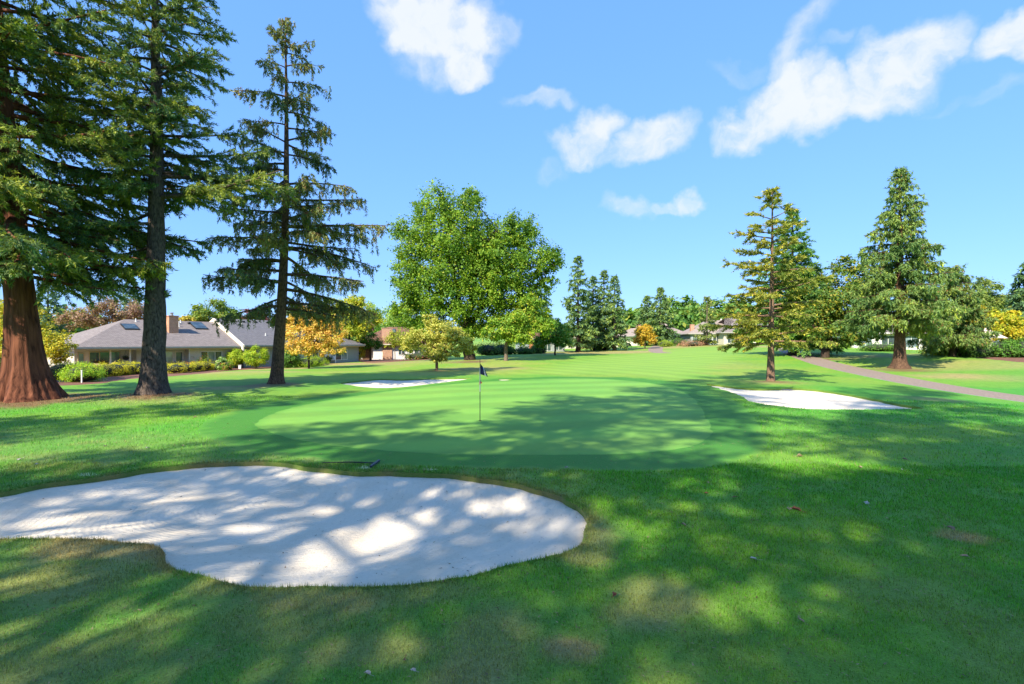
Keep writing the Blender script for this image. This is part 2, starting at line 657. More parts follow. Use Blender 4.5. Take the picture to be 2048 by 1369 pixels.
def mat_bricky(name, c1, c2, mortar, bw, bh, msize, rot=(0, 0, 0), bump=.5, kind='Object', rough=.85, offset=.5):
    """rows of bricks, shingles or shakes, too small in the photo to be pieces"""
    m, nt, p, out = new_mat(name)
    tc = nt.nodes.new('ShaderNodeTexCoord')
    mp = nt.nodes.new('ShaderNodeMapping')
    mp.inputs['Rotation'].default_value = rot
    nt.links.new(tc.outputs[kind], mp.inputs[0])
    b = nt.nodes.new('ShaderNodeTexBrick')
    b.offset = offset
    for k, v in (('Scale', 1.0), ('Brick Width', bw), ('Row Height', bh), ('Mortar Size', msize), ('Mortar Smooth', .1), ('Bias', 0.0)):
        b.inputs[k].default_value = v
    b.inputs['Color1'].default_value = (*c1, 1)
    b.inputs['Color2'].default_value = (*c2, 1)
    b.inputs['Mortar'].default_value = (*mortar, 1)
    nt.links.new(mp.outputs[0], b.inputs['Vector'])
    n = nnode(nt, 'ShaderNodeTexNoise', Scale=3.0, Detail=6.0, Roughness=.7)
    nt.links.new(tc.outputs[kind], n.inputs['Vector'])
    mu = nnode(nt, 'ShaderNodeMixRGB', blend_type='MULTIPLY')
    mu.inputs[0].default_value = 1
    nt.links.new(b.outputs['Color'], mu.inputs[1])
    nt.links.new(ramp(nt, n.outputs['Fac'], [(.3, (.82, .82, .82)), (.7, (1.14, 1.14, 1.14))]), mu.inputs[2])
    nt.links.new(mu.outputs[0], p.inputs['Base Color'])
    p.inputs['Roughness'].default_value = rough
    p.inputs['Specular IOR Level'].default_value = .2
    bp = nnode(nt, 'ShaderNodeBump', Strength=bump, Distance=.02, invert=True)
    nt.links.new(b.outputs['Fac'], bp.inputs['Height'])
    nt.links.new(bp.outputs[0], p.inputs['Normal'])
    return m


def mat_glass(name, tint=(.03, .045, .05)):
    m, nt, p, out = new_mat(name)
    v = coords(nt, (.9, .9, .5))
    n = nnode(nt, 'ShaderNodeTexNoise', Scale=1.6, Detail=3.0)
    nt.links.new(v, n.inputs['Vector'])
    nt.links.new(ramp(nt, n.outputs['Fac'], [(.35, tint), (.65, tuple(min(1, x * 2.2 + .015) for x in tint))]), p.inputs['Base Color'])
    p.inputs['Roughness'].default_value = .04
    p.inputs['Specular IOR Level'].default_value = .9
    return m


M = {}
M['needle'] = mat_leaf('needle_foliage', .22, .6, .2)
M['leaf'] = mat_leaf('leaf_foliage', .38, .55, .3)
M['blade'] = mat_leaf('grass_blade', .3, .6, .2)
M['bark_red'] = mat_bark('redwood_bark', (.27, .105, .06), (.05, .018, .012), 1.0, .07, 1.0)
M['bark_grey'] = mat_bark('fir_bark', (.17, .135, .115), (.035, .025, .022), 2.6, .35, 1.0)
M['bark_brown'] = mat_bark('spruce_bark', (.22, .13, .08), (.04, .024, .018), 3.0, .35, .8)
M['bark_tan'] = mat_bark('larch_bark', (.36, .24, .16), (.12, .07, .045), 4.0, .3, .8)
M['bark_dark'] = mat_bark('dark_bark', (.11, .08, .06), (.025, .018, .015), 3.0, .3, .8)
M['bark_pale'] = mat_bark('pale_bark', (.28, .22, .17), (.1, .075, .055), 4.0, .3, .6)
M['turf'] = mat_turf('rough_turf', .32, .5, 45.0)
M['fringe'] = mat_turf('fringe_turf', .13, .3, 60.0)
M['green'] = mat_turf('green_turf', .09, .18, 70.0, .10, (.35, 1))
M['fairway'] = mat_turf('fairway_turf', .12, .3, 40.0, .09, (.8, -.5))
M['sand'] = mat_sand('bunker_sand')
M['asphalt'] = mat_plain('path_asphalt', (.25, .19, .145), .9, .3, 9.0, .4)
M['mulch'] = mat_plain('bark_mulch', (.17, .075, .045), .95, .55, 14.0, .9)
M['white'] = mat_plain('white_paint', (.78, .77, .74), .5, .06)
M['cream'] = mat_plain('cream_paint', (.74, .66, .52), .6, .06)
M['beige'] = mat_plain('beige_siding', (.62, .56, .46), .7, .08)
M['greige'] = mat_bricky('lap_siding', (.34, .335, .32), (.36, .35, .335), (.2, .2, .195), 6.0, .18, .012, (math.radians(90), 0, 0), .5)
M['gutter'] = mat_plain('gutter_paint', (.42, .43, .37), .45, .05)
M['tan_trim'] = mat_plain('tan_trim', (.55, .42, .26), .6, .06)
M['glass'] = mat_glass('window_glass')
M['glass_pale'] = mat_glass('pale_glass', (.10, .14, .15))  # paler tint than the plain window glass
M['glass_white'] = mat_glass('blind_glass', (.26, .28, .24))
M['dark'] = mat_plain('dark_metal', (.02, .02, .022), .5, .2)
M['steel'] = mat_plain('galvanised', (.45, .46, .47), .4, .08, metallic=.7)
M['shingle'] = mat_bricky('grey_shingles', (.225, .19, .175), (.285, .245, .225), (.13, .115, .115), .34, .15, .012, (0, 0, 0), .6, 'UV')
M['shingle2'] = mat_bricky('slate_shingles', (.155, .15, .16), (.20, .19, .2), (.09, .09, .1), .34, .15, .012, (0, 0, 0), .6, 'UV')
M['shake'] = mat_bricky('brown_shakes', (.19, .10, .065), (.28, .15, .095), (.08, .045, .035), .16, .2, .014, (0, 0, 0), .8, 'UV')
M['taupe_roof'] = mat_bricky('taupe_shingles', (.30, .245, .215), (.36, .30, .26), (.2, .17, .15), .34, .18, .012, (0, 0, 0), .5, 'UV')
M['brick'] = mat_bricky('red_brick', (.48, .17, .08), (.58, .25, .12), (.55, .45, .36), .22, .078, .012, (math.radians(90), 0, 0), .5)
M['terracotta'] = mat_plain('terracotta', (.46, .16, .08), .8, .15)
M['plastic_white'] = mat_plain('white_plastic', (.8, .8, .8), .4, .04)
M['slate_blue'] = mat_plain('grey_blue_siding', (.30, .33, .35), .7, .07)
M['sling'] = mat_plain('chair_sling', (.30, .25, .22), .7, .1)

# ================================================================== GROUND
def smooth_ring(px, n_sub=6, closed=True):
    P = np.array(px, float)
    n = len(P)
    out = []
    rng = range(n) if closed else range(n - 1)
    for i in rng:
        p0, p1 = P[(i - 1) % n] if closed or i > 0 else P[i], P[i]
        p2 = P[(i + 1) % n]
        p3 = P[(i + 2) % n] if closed or i < n - 2 else P[i + 1]
        for k in range(n_sub):
            t = k / n_sub
            out.append(.5 * (2 * p1 + (p2 - p0) * t + (2 * p0 - 5 * p1 + 4 * p2 - p3) * t * t + (3 * p1 - p0 - 3 * p2 + p3) * t ** 3))
    if not closed:
        out.append(P[-1])
    return np.array(out)


def resample(R, step):
    """closed ring resampled at about one step"""
    Q = np.vstack([R, R[:1]])
    s = np.concatenate([[0], np.cumsum(np.linalg.norm(np.diff(Q, axis=0), axis=1))])
    n = max(8, int(s[-1] / step))
    t = np.linspace(0, s[-1], n, endpoint=False)
    return np.stack([np.interp(t, s, Q[:, 0]), np.interp(t, s, Q[:, 1])], 1)


def inside(P, R):
    x, y = P[:, 0], P[:, 1]
    c = np.zeros(len(P), bool)
    bb = (x >= R[:, 0].min()) & (x <= R[:, 0].max()) & (y >= R[:, 1].min()) & (y <= R[:, 1].max())
    idx = np.nonzero(bb)[0]
    xs, ys = x[idx], y[idx]
    cc = np.zeros(len(idx), bool)
    for i in range(len(R)):
        x1, y1 = R[i]
        x2, y2 = R[(i + 1) % len(R)]
        if y1 == y2:
            continue
        hit = ((y1 > ys) != (y2 > ys)) & (xs < (x2 - x1) * (ys - y1) / (y2 - y1) + x1)
        cc ^= hit
    c[idx] = cc
    return c


def ring_dist(P, R):
    d = np.full(len(P), 1e9)
    for i in range(len(R)):
        a, b = R[i], R[(i + 1) % len(R)]
        ab = b - a
        t = np.clip(((P - a) @ ab) / (ab @ ab + 1e-12), 0, 1)
        d = np.minimum(d, np.hypot(P[:, 0] - a[0] - t * ab[0], P[:, 1] - a[1] - t * ab[1]))
    return d


def ragged(R, amp, s):
    c = np.roll(R, -1, 0) - np.roll(R, 1, 0)
    nrm = np.stack([c[:, 1], -c[:, 0]], 1)
    nrm /= np.linalg.norm(nrm, axis=1)[:, None] + 1e-9
    k = fbm(R[:, 0] * 2.4, R[:, 1] * 2.4, s, 4) - .5
    return R + nrm * (k * 2 * amp)[:, None]


B1 = [(-260, 1010), (-120, 1000), (0, 985), (100, 966), (200, 955), (290, 940), (380, 930), (470, 925), (560, 926), (600, 932), (650, 938), (700, 944), (800, 945),
      (900, 950), (960, 957), (1040, 970), (1110, 990), (1150, 1010), (1170, 1035), (1168, 1070), (1155, 1092), (1100, 1112), (1000, 1137), (900, 1157), (800, 1168),
      (700, 1175), (600, 1174), (500, 1171), (420, 1158), (360, 1142), (325, 1127), (327, 1110), (310, 1093), (260, 1087), (150, 1078), (50, 1077), (0, 1080), (-120, 1085), (-260, 1080)]
B2 = [(680, 767), (720, 762), (760, 758.5), (800, 759.5), (850, 758), (900, 757), (945, 757), (905, 763), (860, 768.5), (800, 775), (750, 776.5), (710, 772)]
B3 = [(996, 759.3), (1010, 758.8), (1023, 759.6), (1012, 761), (1001, 761)]
B4 = [(1413, 769.5), (1440, 771), (1480, 776), (1520, 778.5), (1560, 777.5), (1590, 777), (1640, 781), (1700, 790), (1750, 799), (1800, 809), (1848, 817), (1780, 818.5),
      (1700, 819.5), (1620, 818.5), (1560, 813), (1520, 807), (1495, 801), (1485, 794), (1460, 784)]
GREEN = [(510, 850), (540, 830), (600, 812), (700, 794), (800, 780), (900, 769), (1000, 762), (1100, 758), (1180, 757.5), (1260, 762), (1320, 770), (1360, 782), (1390, 800),
         (1410, 830), (1422, 860), (1410, 880), (1370, 896), (1300, 905), (1200, 909), (1050, 910), (900, 909), (780, 902), (680, 893), (600, 881), (540, 865)]
FRINGE = [(398, 868), (400, 852), (430, 835), (500, 813), (600, 797), (700, 785), (800, 777.5), (880, 767), (940, 761.2), (985, 757), (1100, 753.5), (1200, 753.3), (1290, 757), (1370, 768),
          (1430, 785), (1480, 808), (1520, 850), (1535, 885), (1520, 905), (1470, 925), (1400, 938), (1300, 944), (1200, 943), (1100, 940), (950, 936), (850, 933), (760, 929),
          (700, 926), (640, 922), (560, 912), (480, 900), (430, 885)]
FAIRWAY = [(1010, 751), (1060, 738), (1130, 723), (1200, 713), (1290, 706), (1330, 700.5), (1390, 695), (1430, 692.5), (1475, 693), (1495, 701), (1480, 720), (1440, 742),
           (1400, 757), (1360, 762), (1290, 754), (1200, 750.5), (1100, 750.5)]
PATH_A = [(1552, 690.5), (1556, 700), (1588, 716), (1640, 733), (1720, 751), (1800, 767), (1900, 784), (2048, 805), (2300, 838), (2700, 890)]
PATH_Z = [(2700, 860), (2300, 820), (2048, 792), (1900, 770), (1800, 752), (1760, 744), (1680, 727), (1625, 711), (1600, 700), (1586, 690.5)]
PATH2 = [(1296, 700), (1302, 694), (1313, 691.5), (1326, 692), (1326, 704), (1345, 706), (1330, 707), (1306, 706)]
BED1 = [(-160, 782), (40, 772), (100, 772), (140, 771), (195, 768), (250, 760), (300, 755), (345, 753), (400, 748), (450, 743), (500, 739), (560, 735), (620, 730), (680, 725),
        (700, 721), (600, 716), (400, 716), (140, 722), (0, 735), (-160, 745)]
BED2 = [(712, 722), (740, 726), (800, 723.5), (870, 719), (880, 715), (790, 715), (722, 717)]
BED4 = [(1950, 715.5), (1990, 720), (2060, 726), (2140, 728), (2140, 712), (2020, 710), (1960, 711)]

RINGS = {}


def add_ring(name, px, step, rag=0, seed=1):
    R = resample(ray_ground(smooth_ring(px)), step)
    if rag:
        R = ragged(R, rag, seed)
    RINGS[name] = R


add_ring('bunker1', B1, .09, .07, 5)
add_ring('bunker2', B2, .25, .15, 6)
add_ring('bunker3', B3, .15, .05, 7)
add_ring('bunker4', B4, .2, .12, 8)
add_ring('green', GREEN, .22, .10, 12)
add_ring('fringe', FRINGE, .22, .16, 13)
add_ring('fairway', FAIRWAY, 1.0)
RINGS['path'] = resample(ray_ground(np.vstack([smooth_ring(PATH_A, 6, False), smooth_ring(PATH_Z, 6, False)])), .5)
add_ring('path2', PATH2, .8)
add_ring('bed1', BED1, .7, .3, 9)
add_ring('bed2', BED2, .7, .3, 10)
add_ring('bed4', BED4, .6, .2, 11)

rg = np.random.default_rng(11)
pts = []
r = 1.2
while r < 950:
    st = max(.085, .026 * r)
    n = int(2 * math.radians(63) * r / st)
    az = np.linspace(-math.radians(63), math.radians(63), n) + rg.uniform(-.3, .3, n) * st / r
    rr = r + rg.uniform(-.3, .3, n) * st
    pts.append(np.stack([np.sin(az) * rr, np.cos(az) * rr], 1))
    r += st
r = 1.2
while r < 950:
    st = max(.4, .1 * r)
    n = max(3, int(2 * math.radians(115) * r / st))
    az = np.linspace(math.radians(65), math.radians(295), n)
    pts.append(np.stack([np.sin(az) * r, np.cos(az) * r], 1))
    r += st
pts = np.vstack(pts)
# finer sand floor in the near bunker
bb = RINGS['bunker1']
gx, gy = np.meshgrid(np.arange(bb[:, 0].min(), bb[:, 0].max(), .13), np.arange(bb[:, 1].min(), bb[:, 1].max(), .13))
extra = np.stack([gx.ravel(), gy.ravel()], 1) + rg.uniform(-.03, .03, (gx.size, 2))
extra = extra[inside(extra, bb)]
pts = np.vstack([pts[~inside(pts, bb)], extra])
# keep free points away from the outlines
keep = np.ones(len(pts), bool)
for nm, R in RINGS.items():
    step = np.linalg.norm(R[1] - R[0])
    box = (pts[:, 0] > R[:, 0].min() - 1) & (pts[:, 0] < R[:, 0].max() + 1) & (pts[:, 1] > R[:, 1].min() - 1) & (pts[:, 1] < R[:, 1].max() + 1)
    i = np.nonzero(box)[0]
    if len(i):
        keep[i[ring_dist(pts[i], R) < .35 * step]] = False
pts = pts[keep]
allp = [pts]
edges = []
off = len(pts)
for nm, R in RINGS.items():
    n = len(R)
    edges += [(off + i, off + (i + 1) % n) for i in range(n)]
    allp.append(R)
    off += n
allp = np.vstack(allp)
res = delaunay_2d_cdt([Vector(p) for p in allp], edges, [], 0, 1e-5)
GV = np.array([(v[0], v[1]) for v in res[0]])
GT = np.array([f for f in res[2] if len(f) == 3], int)
cen = GV[GT].mean(1)
reg = np.full(len(GT), 'rough', dtype=object)
for nm in ('fairway', 'bed1', 'bed2', 'bed4', 'path', 'path2', 'fringe', 'green', 'bunker1', 'bunker2', 'bunker3', 'bunker4'):
    reg[inside(cen, RINGS[nm])] = nm
GZ = zt(GV[:, 0], GV[:, 1])

# ---- where soil shows round the tree bases, and sun-burnt patches (real colour of the ground)
DIRT = [(*pg(60, 802)[:2], 3.3), (*pg(312, 790)[:2], 2.3), (*pg(548, 770)[:2], 1.9), (*pg(1541, 764)[:2], 1.1), (*pg(1800, 740)[:2], 2.6), (*pg(1650, 719)[:2], 1.9),
        (*pg(1592, 704)[:2], 1.8), (*pg(871, 742)[:2], 1.3), (*pg(940, 724)[:2], 2.6), (*pg(1012, 713)[:2], 1.2), (*pg(1228, 701)[:2], 2.2), (*pg(1207, 700)[:2], 2.0)]
DRY = [(640, 728, 5, 2.0, .9), (720, 728, 6, 2.2, .9), (800, 727, 6, 2.5, .55), (1180, 706, 14, 3.5, .85), (1260, 704, 10, 3, .8), (1390, 692, 12, 5, .6), (1490, 694, 10, 2, .9), (960, 738, 5, 2.4, .8),
       (900, 746, 6, 2.5, .4), (1900, 752, 3.5, 1.2, .8), (1890, 728, 5, 1.3, .6), (1960, 735, 6, 1.5, .5), (1980, 757, 4, 1.2, .4), (1760, 712, 6, 1.5, .6), (440, 745, 8, 1.5, .7), (560, 738, 6, 1.4, .8),
       (330, 752, 4, 1.0, .4), (1440, 730, 5, 5, .25), (1560, 765, 2.0, 1.0, .5), (1845, 798, 1.4, .6, .7), (450, 777, 2.2, .7, .7), (290, 798, 2.5, 1.2, .35),
       (200, 1090, .9, .28, .75), (300, 1100, .45, .3, .9), (330, 1120, .3, .3, .8), (430, 1175, .5, .2, .45), (110, 1160, .8, .4, .5), (620, 1195, 1.0, .2, .55), (1180, 1060, .3, .5, .55), (1165, 1105, .4, .3, .5), (980, 1290, .45, .4, .55), (950, 1350, .4, .3, .6),
       (1280, 1230, .4, .2, .5), (1150, 1300, .3, .15, .8), (1910, 1075, .45, .12, .9), (540, 1230, .9, .3, .35), (40, 1330, .9, .3, .35), (750, 1300, .8, .2, .4), (1320, 1190, .5, .25, .5), (820, 1190, .8, .15, .4)]
DRYW = [(*pg(a, b)[:2], c, d, e) for a, b, c, d, e in DRY]
SPILL = [(175, 952, .3, .06), (720, 938, .3, .07), (860, 941, .25, .05)]
SPILLW = [(*pg(a, b)[:2], c, d) for a, b, c, d in SPILL]
c_lush = np.array((.042, .265, .02))
c_yel = np.array((.20, .315, .022))
c_dry = np.array((.36, .25, .115))
c_dirt = np.array((.17, .085, .05))
c_grey = np.array((.10, .235, .045))


def rough_col(P):
    x, y = P[:, 0], P[:, 1]
    r = np.hypot(x, y)
    n1 = fbm(x / 3.1, y / 3.1, 21, 4)
    n2 = fbm(x / .55, y / .55, 33, 4)
    n3 = fbm(x / 14, y / 14, 41, 3)
    t = np.clip(sstep(.38, .66, n1) * .55 + sstep(.4, .7, n3) * .5, 0, 1)
    far = sstep(28, 50, y)
    t = np.clip(t * .65 + .02 + .42 * far + .12 * sstep(4, -2, x) * (1 - far), 0, 1)
    c = lerp(c_lush, c_yel, t[:, None])
    # tired turf of the near left and round the big bunker
    thin = sstep(2.0, -2.5, x - .25 * (y - 6)) * sstep(14.2, 12.6, y + .12 * x) * .8
    thin = np.maximum(thin, sstep(6.5, 3.5, y) * sstep(4, 0, x) * .7)
    c = lerp(c, c_grey, (thin * (.45 + .5 * n2))[:, None])
    brown = thin * sstep(.5, .68, n2) * .33
    brown = np.maximum(brown, sstep(.58, .72, fbm(x / 1.3, y / 1.3, 61, 4)) * .2 * sstep(9, 4, y))
    brown = np.maximum(brown, sstep(.52, .75, n3 * .5 + n1 * .5) * .35 * far)
    wx, wy = x + (n1 - .5) * 1.2 * np.clip(r / 12, .15, 2), y + (n2 - .5) * 1.0 * np.clip(r / 12, .15, 2)
    for (a, b, sx, sy, am) in DRYW:
        g = np.exp(-((wx - a) / sx) ** 2 - ((wy - b) / (sy * 1.6)) ** 2)
        brown = np.maximum(brown, am * sstep(.15, .75, g) * (.7 + .5 * n2))
    c = lerp(c, c_dry, np.clip(brown, 0, 1)[:, None])
    for (a, b, rad) in DIRT:
        d = np.hypot(x - a, y - b) + (n2 - .5) * rad * .8
        c = lerp(c, c_dirt, (sstep(rad, rad * .55, d) * .95)[:, None])
    near = y < 16
    if near.any():
        Pn = P[near]
        db = ring_dist(Pn, RINGS['bunker1'])
        k = sstep(.42, .02, db + (n2[near] - .5) * .5) * (.1 + 1.1 * sstep(.42, .62, n1[near] * .6 + n2[near] * .4)) * np.where(Pn[:, 1] < 9.0, 1.0, .55)
        c[near] = lerp(c[near], c_dry * .9, np.clip(k * .65, 0, 1)[:, None])
    for (a, b, sx, sy) in SPILLW:
        g = np.exp(-((x - a) / sx) ** 2 - ((y - b) / (sy * 2)) ** 2) * (.3 + 1.3 * n2)
        c = lerp(c, np.array((.7, .66, .6)), (sstep(.45, .75, g) * .85)[:, None])
    return c


def turf_col(P, region):
    x, y = P[:, 0], P[:, 1]
    n = fbm(x / 2.2, y / 2.2, 71, 4)
    if region == 'green':
        e = sstep(.16, .0, ring_dist(P, RINGS['green']))
        c = lerp(np.array((.10, .30, .04)), np.array((.185, .37, .048)), n[:, None])
        g2 = fbm(x / .5, y / .9, 78, 3)
        c = c * (.93 + .14 * g2)[:, None]
        return lerp(c, np.array((.07, .25, .026)), (e * .6)[:, None])
    if region == 'fringe':
        c = lerp(np.array((.02, .165, .012)), np.array((.045, .21, .016)), n[:, None])
        e = sstep(.2, .0, ring_dist(P, RINGS['fringe']) + (n - .5) * .2)
        return lerp(c, rough_col(P), e[:, None])
    if region == 'fairway':
        c = lerp(np.array((.16, .31, .035)), np.array((.22, .36, .04)), n[:, None])
        return lerp(c, rough_col(P), sstep(3.0, 0, ring_dist(P, RINGS['fairway']) + (n - .5) * 2)[:, None])
    return rough_col(P)


def sheet(name, names, mat, kind='structure', zoff=0.0, color=True, skirt=None):
    T = GT[np.isin(reg, names)]
    ids, inv = np.unique(T, return_inverse=True)
    T = inv.reshape(-1, 3)
    P = GV[ids]
    V = np.column_stack([P, GZ[ids] + zoff])
    col = turf_col(P, names[0]) if color else None
    # upward winding
    a, b, c = V[T[:, 0]], V[T[:, 1]], V[T[:, 2]]
    flip = np.cross(b - a, c - a)[:, 2] < 0
    T[flip] = T[flip][:, ::-1]
    polys = [T]
    if skirt:
        Vs, Qs, base = [], [], len(V)
        for nm, depth in skirt:
            R = RINGS[nm]
            z = zt(R[:, 0], R[:, 1])
            ctr = R.mean(0)
            n = len(R)
            top = np.column_stack([R, z])
            lo = np.column_stack([R, z - depth])
            i = np.arange(n)
            j = (i + 1) % n
            Qs.append(np.stack([base + i, base + j, base + n + j, base + n + i], 1))
            Vs += [top, lo]
            base += 2 * n
        V = np.vstack([V] + Vs)
        polys.append(np.vstack(Qs))
        ex = V[len(P):, :2]
        col = np.vstack([col, lerp(rough_col(ex), c_dirt, .35)])
    o = mesh_np(name, V, polys, mat, col, smooth=True)
    return tag(o, kind=kind)


LIP = {'bunker1': .09, 'bunker2': .08, 'bunker3': .04, 'bunker4': .10}
tag(sheet('rough_ground', ['rough'], M['turf'], skirt=[(k, v + .12) for k, v in LIP.items()]), 'mown rough grass ground round the green, with dry and bare patches')
tag(sheet('fairway', ['fairway'], M['fairway']), 'striped light green fairway rising beyond the green')
tag(sheet('green_fringe', ['fringe'], M['fringe']), 'darker collar of short grass round the putting green')
tag(sheet('putting_green', ['green'], M['green']), 'close-mown pale putting green')
tag(sheet('cart_path', ['path'], M['asphalt'], color=False, zoff=.004), 'brownish asphalt cart path curving past the spruce')
tag(sheet('far_path', ['path2'], M['asphalt'], color=False, zoff=.004), 'short piece of grey path at the end of the fairway')
tag(sheet('mulch_bed', ['bed1'], M['mulch'], color=False), 'bark mulch bed along the grey roofed house')
tag(sheet('mulch_bed', ['bed2'], M['mulch'], color=False), 'bark mulch bed before the brown roofed house')
tag(sheet('mulch_bed', ['bed4'], M['mulch'], color=False), 'bark mulch bed beside the patio with parasols')


def bunker(nm, label, depth, shelf):
    T = GT[reg == nm]
    ids, inv = np.unique(T, return_inverse=True)
    T = inv.reshape(-1, 3)
    P = GV[ids]
    d = ring_dist(P, RINGS[nm])
    z = GZ[ids] - LIP[nm] - (depth - LIP[nm]) * sstep(0, shelf, d)
    z += (fbm(P[:, 0] * 1.1, P[:, 1] * 1.1, 91, 4) - .5) * .10 * sstep(.1, .8, d) + (fbm(P[:, 0] * 5, P[:, 1] * 5, 95, 2) - .5) * .012
    V = np.column_stack([P, z])
    a, b, c = V[T[:, 0]], V[T[:, 1]], V[T[:, 2]]
    flip = np.cross(b - a, c - a)[:, 2] < 0
    T[flip] = T[flip][:, ::-1]
    o = mesh_np('sand_bunker', V, [T], M['sand'], None, smooth=True)
    tag(o, label, None, None, 'structure')


bunker('bunker1', 'big kidney-shaped white sand bunker before the green', .26, 1.5)
bunker('bunker2', 'white sand bunker at the back of the green near the gold tree', .10, 1.6)
bunker('bunker3', 'sliver of white sand behind the flagstick', .05, .5)
bunker('bunker4', 'white sand bunker between the green and the cart path', .12, 1.6)

# ---- grass blades of the near ground: nobody could count them
def grass(name, label, ymin, ymax, dens, pw, hgt, wid, seed):
    rng = np.random.default_rng(seed)
    n = int(dens)
    u = rng.uniform(0, 1, n)
    e = 2 - pw
    y = (ymin ** e + u * (ymax ** e - ymin ** e)) ** (1 / e)
    x = rng.uniform(-1.12, 1.12, n) * y + rng.uniform(-.4, .4, n)
    P = np.stack([x, y], 1)
    ok = np.ones(n, bool)
    for nm in ('bunker1', 'fringe', 'bunker4', 'path'):
        ok &= ~inside(P, RINGS[nm])
    cl = fbm(P[:, 0] * 2.2, P[:, 1] * 2.2, 55, 3)
    ok &= rng.uniform(0, 1, n) < .45 + 1.1 * sstep(.3, .6, cl)
    P, cl = P[ok], cl[ok]
    n = len(P)
    z = zt(P[:, 0], P[:, 1])
    c = rough_col(P)
    c = c * rng.uniform(.6, 2.0, (n, 1)) * (.75 + .6 * cl)[:, None]
    straw = rng.uniform(0, 1, n) < .06
    c[straw] = lerp(c[straw], np.array((.45, .36, .18)), .7)
    sc = (P[:, 1] / 5.0) ** .75
    h = hgt * rng.uniform(.5, 1.35, n) * (.7 + .6 * cl) * np.clip(sc, .8, 1.8)
    w = wid * rng.uniform(.7, 1.3, n) * sc
    az = rng.uniform(0, 2 * PI, n)
    lean = np.abs(rng.normal(.55, .35, n))
    dirv = np.stack([np.cos(az) * np.sin(lean), np.sin(az) * np.sin(lean), np.cos(lean)], 1)
    side = np.stack([-np.sin(az + rng.normal(0, .5, n)), np.cos(az), np.zeros(n)], 1)
    side[:, :2] = np.where(rng.uniform(0, 1, (n, 1)) < .5, side[:, :2], np.array([[1.0, 0.1]]))
    B = np.column_stack([P, z - .004])
    V = np.stack([B - side * w[:, None] / 2, B + side * w[:, None] / 2, B + dirv * h[:, None]], 1).reshape(-1, 3)
    T = np.arange(3 * n).reshape(-1, 3)
    tag(mesh_np(name, V, [T], M['blade'], c), label, None, None, 'stuff')


grass('grass', 'short grass blades of the rough in the foreground', 2.9, 11.0, 330000, 1.25, .036, .0062, 3)
grass('grass', 'sparser grass blades of the rough beyond the big bunker', 10.0, 24.0, 90000, 1.2, .04, .0062, 4)


def tufts(name, label, seed):
    """longer grass along the lip of the near bunker and in scattered clumps"""
    rng = np.random.default_rng(seed)
    R = RINGS['bunker1']
    vis = R[(R[:, 0] > -R[:, 1] * 1.15)]
    i = rng.integers(0, len(vis), 15000)
    out = vis[i] - R.mean(0)
    out /= np.linalg.norm(out, axis=1)[:, None]
    P1 = vis[i] + out * np.abs(rng.normal(.0, .07, len(i)))[:, None] + rng.normal(0, .02, (len(i), 2))
    y = rng.uniform(3.0, 9.5, 420)
    cc = np.stack([rng.uniform(-1.1, 1.1, 420) * y, y], 1)
    P2 = np.repeat(cc, 26, 0) + rng.normal(0, .045, (420 * 26, 2))
    P = np.vstack([P1, P2])
    P = P[~inside(P, R)]
    n = len(P)
    z = zt(P[:, 0], P[:, 1])
    c = rough_col(P) * rng.uniform(.6, 1.6, (n, 1))
    st = rng.uniform(0, 1, n) < .14
    c[st] = lerp(c[st], np.array((.5, .4, .2)), .7)
    az = rng.uniform(0, 2 * PI, n)
    ln = np.abs(rng.normal(.5, .35, n))
    h = rng.uniform(.03, .075, n)
    D = np.stack([np.cos(az) * np.sin(ln), np.sin(az) * np.sin(ln), np.cos(ln)], 1)
    S = np.stack([np.cos(az + 1.3), np.sin(az + 1.3), np.zeros(n)], 1)
    B = np.column_stack([P, z - .006])
    w = .006 * (P[:, 1] / 6) ** .7
    V = np.stack([B - S * w[:, None] / 2, B + S * w[:, None] / 2, B + D * h[:, None]], 1).reshape(-1, 3)
    tag(mesh_np(name, V, [np.arange(3 * n).reshape(-1, 3)], M['blade'], c), label, None, None, 'stuff')


tufts('grass', 'longer grass tufts along the lip of the big bunker', 8)


def litter(name, label, seed, n):
    rng = np.random.default_rng(seed)
    u = rng.uniform(0, 1, n)
    y = 3.0 + u ** 1.3 * 14
    P = np.stack([rng.uniform(-1.1, 1.1, n) * y, y], 1)
    inb = inside(P, RINGS['bunker1'])
    ok = ~(inside(P, RINGS['green']) | (inb & (rng.uniform(0, 1, n) < .8)))
    P, inb = P[ok], inb[ok]
    n = len(P)
    z = zt(P[:, 0], P[:, 1]) + .02
    db = ring_dist(P, RINGS['bunker1'])
    z = np.where(inb, z - .02 - .09 - .17 * sstep(0, 1.5, db) + .02, z)
    az = rng.uniform(0, 2 * PI, n)
    L = rng.uniform(.015, .05, n) * (P[:, 1] / 6) ** .5
    D = np.stack([np.cos(az), np.sin(az), rng.normal(0, .15, n)], 1)
    S = np.stack([-np.sin(az), np.cos(az), np.zeros(n)], 1)
    B = np.column_stack([P, z])
    W = rng.uniform(.15, .5, n) * L
    V, T = np.stack([B - S * W[:, None] / 2, B + S * W[:, None] / 2, B + D * L[:, None]], 1).reshape(-1, 3), np.arange(3 * n).reshape(-1, 3)
    c = lerp(np.array((.13, .07, .04)), np.array((.45, .34, .2)), rng.uniform(0, 1, (n, 1)) ** 1.5)
    tag(mesh_np(name, V, [T], M['blade'], c), label, None, None, 'stuff')


litter('leaf_litter', 'specks of dry needles and leaf bits on grass and sand', 31, 9000)

# ================================================================== PLANTS
def face_tris(B, D, S, L, W):
    """slim triangles: base centre B, direction D, side S"""
    V = np.stack([B - S * W[:, None] / 2, B + S * W[:, None] / 2, B + D * L[:, None]], 1).reshape(-1, 3)
    return V, np.arange(len(V)).reshape(-1, 3)


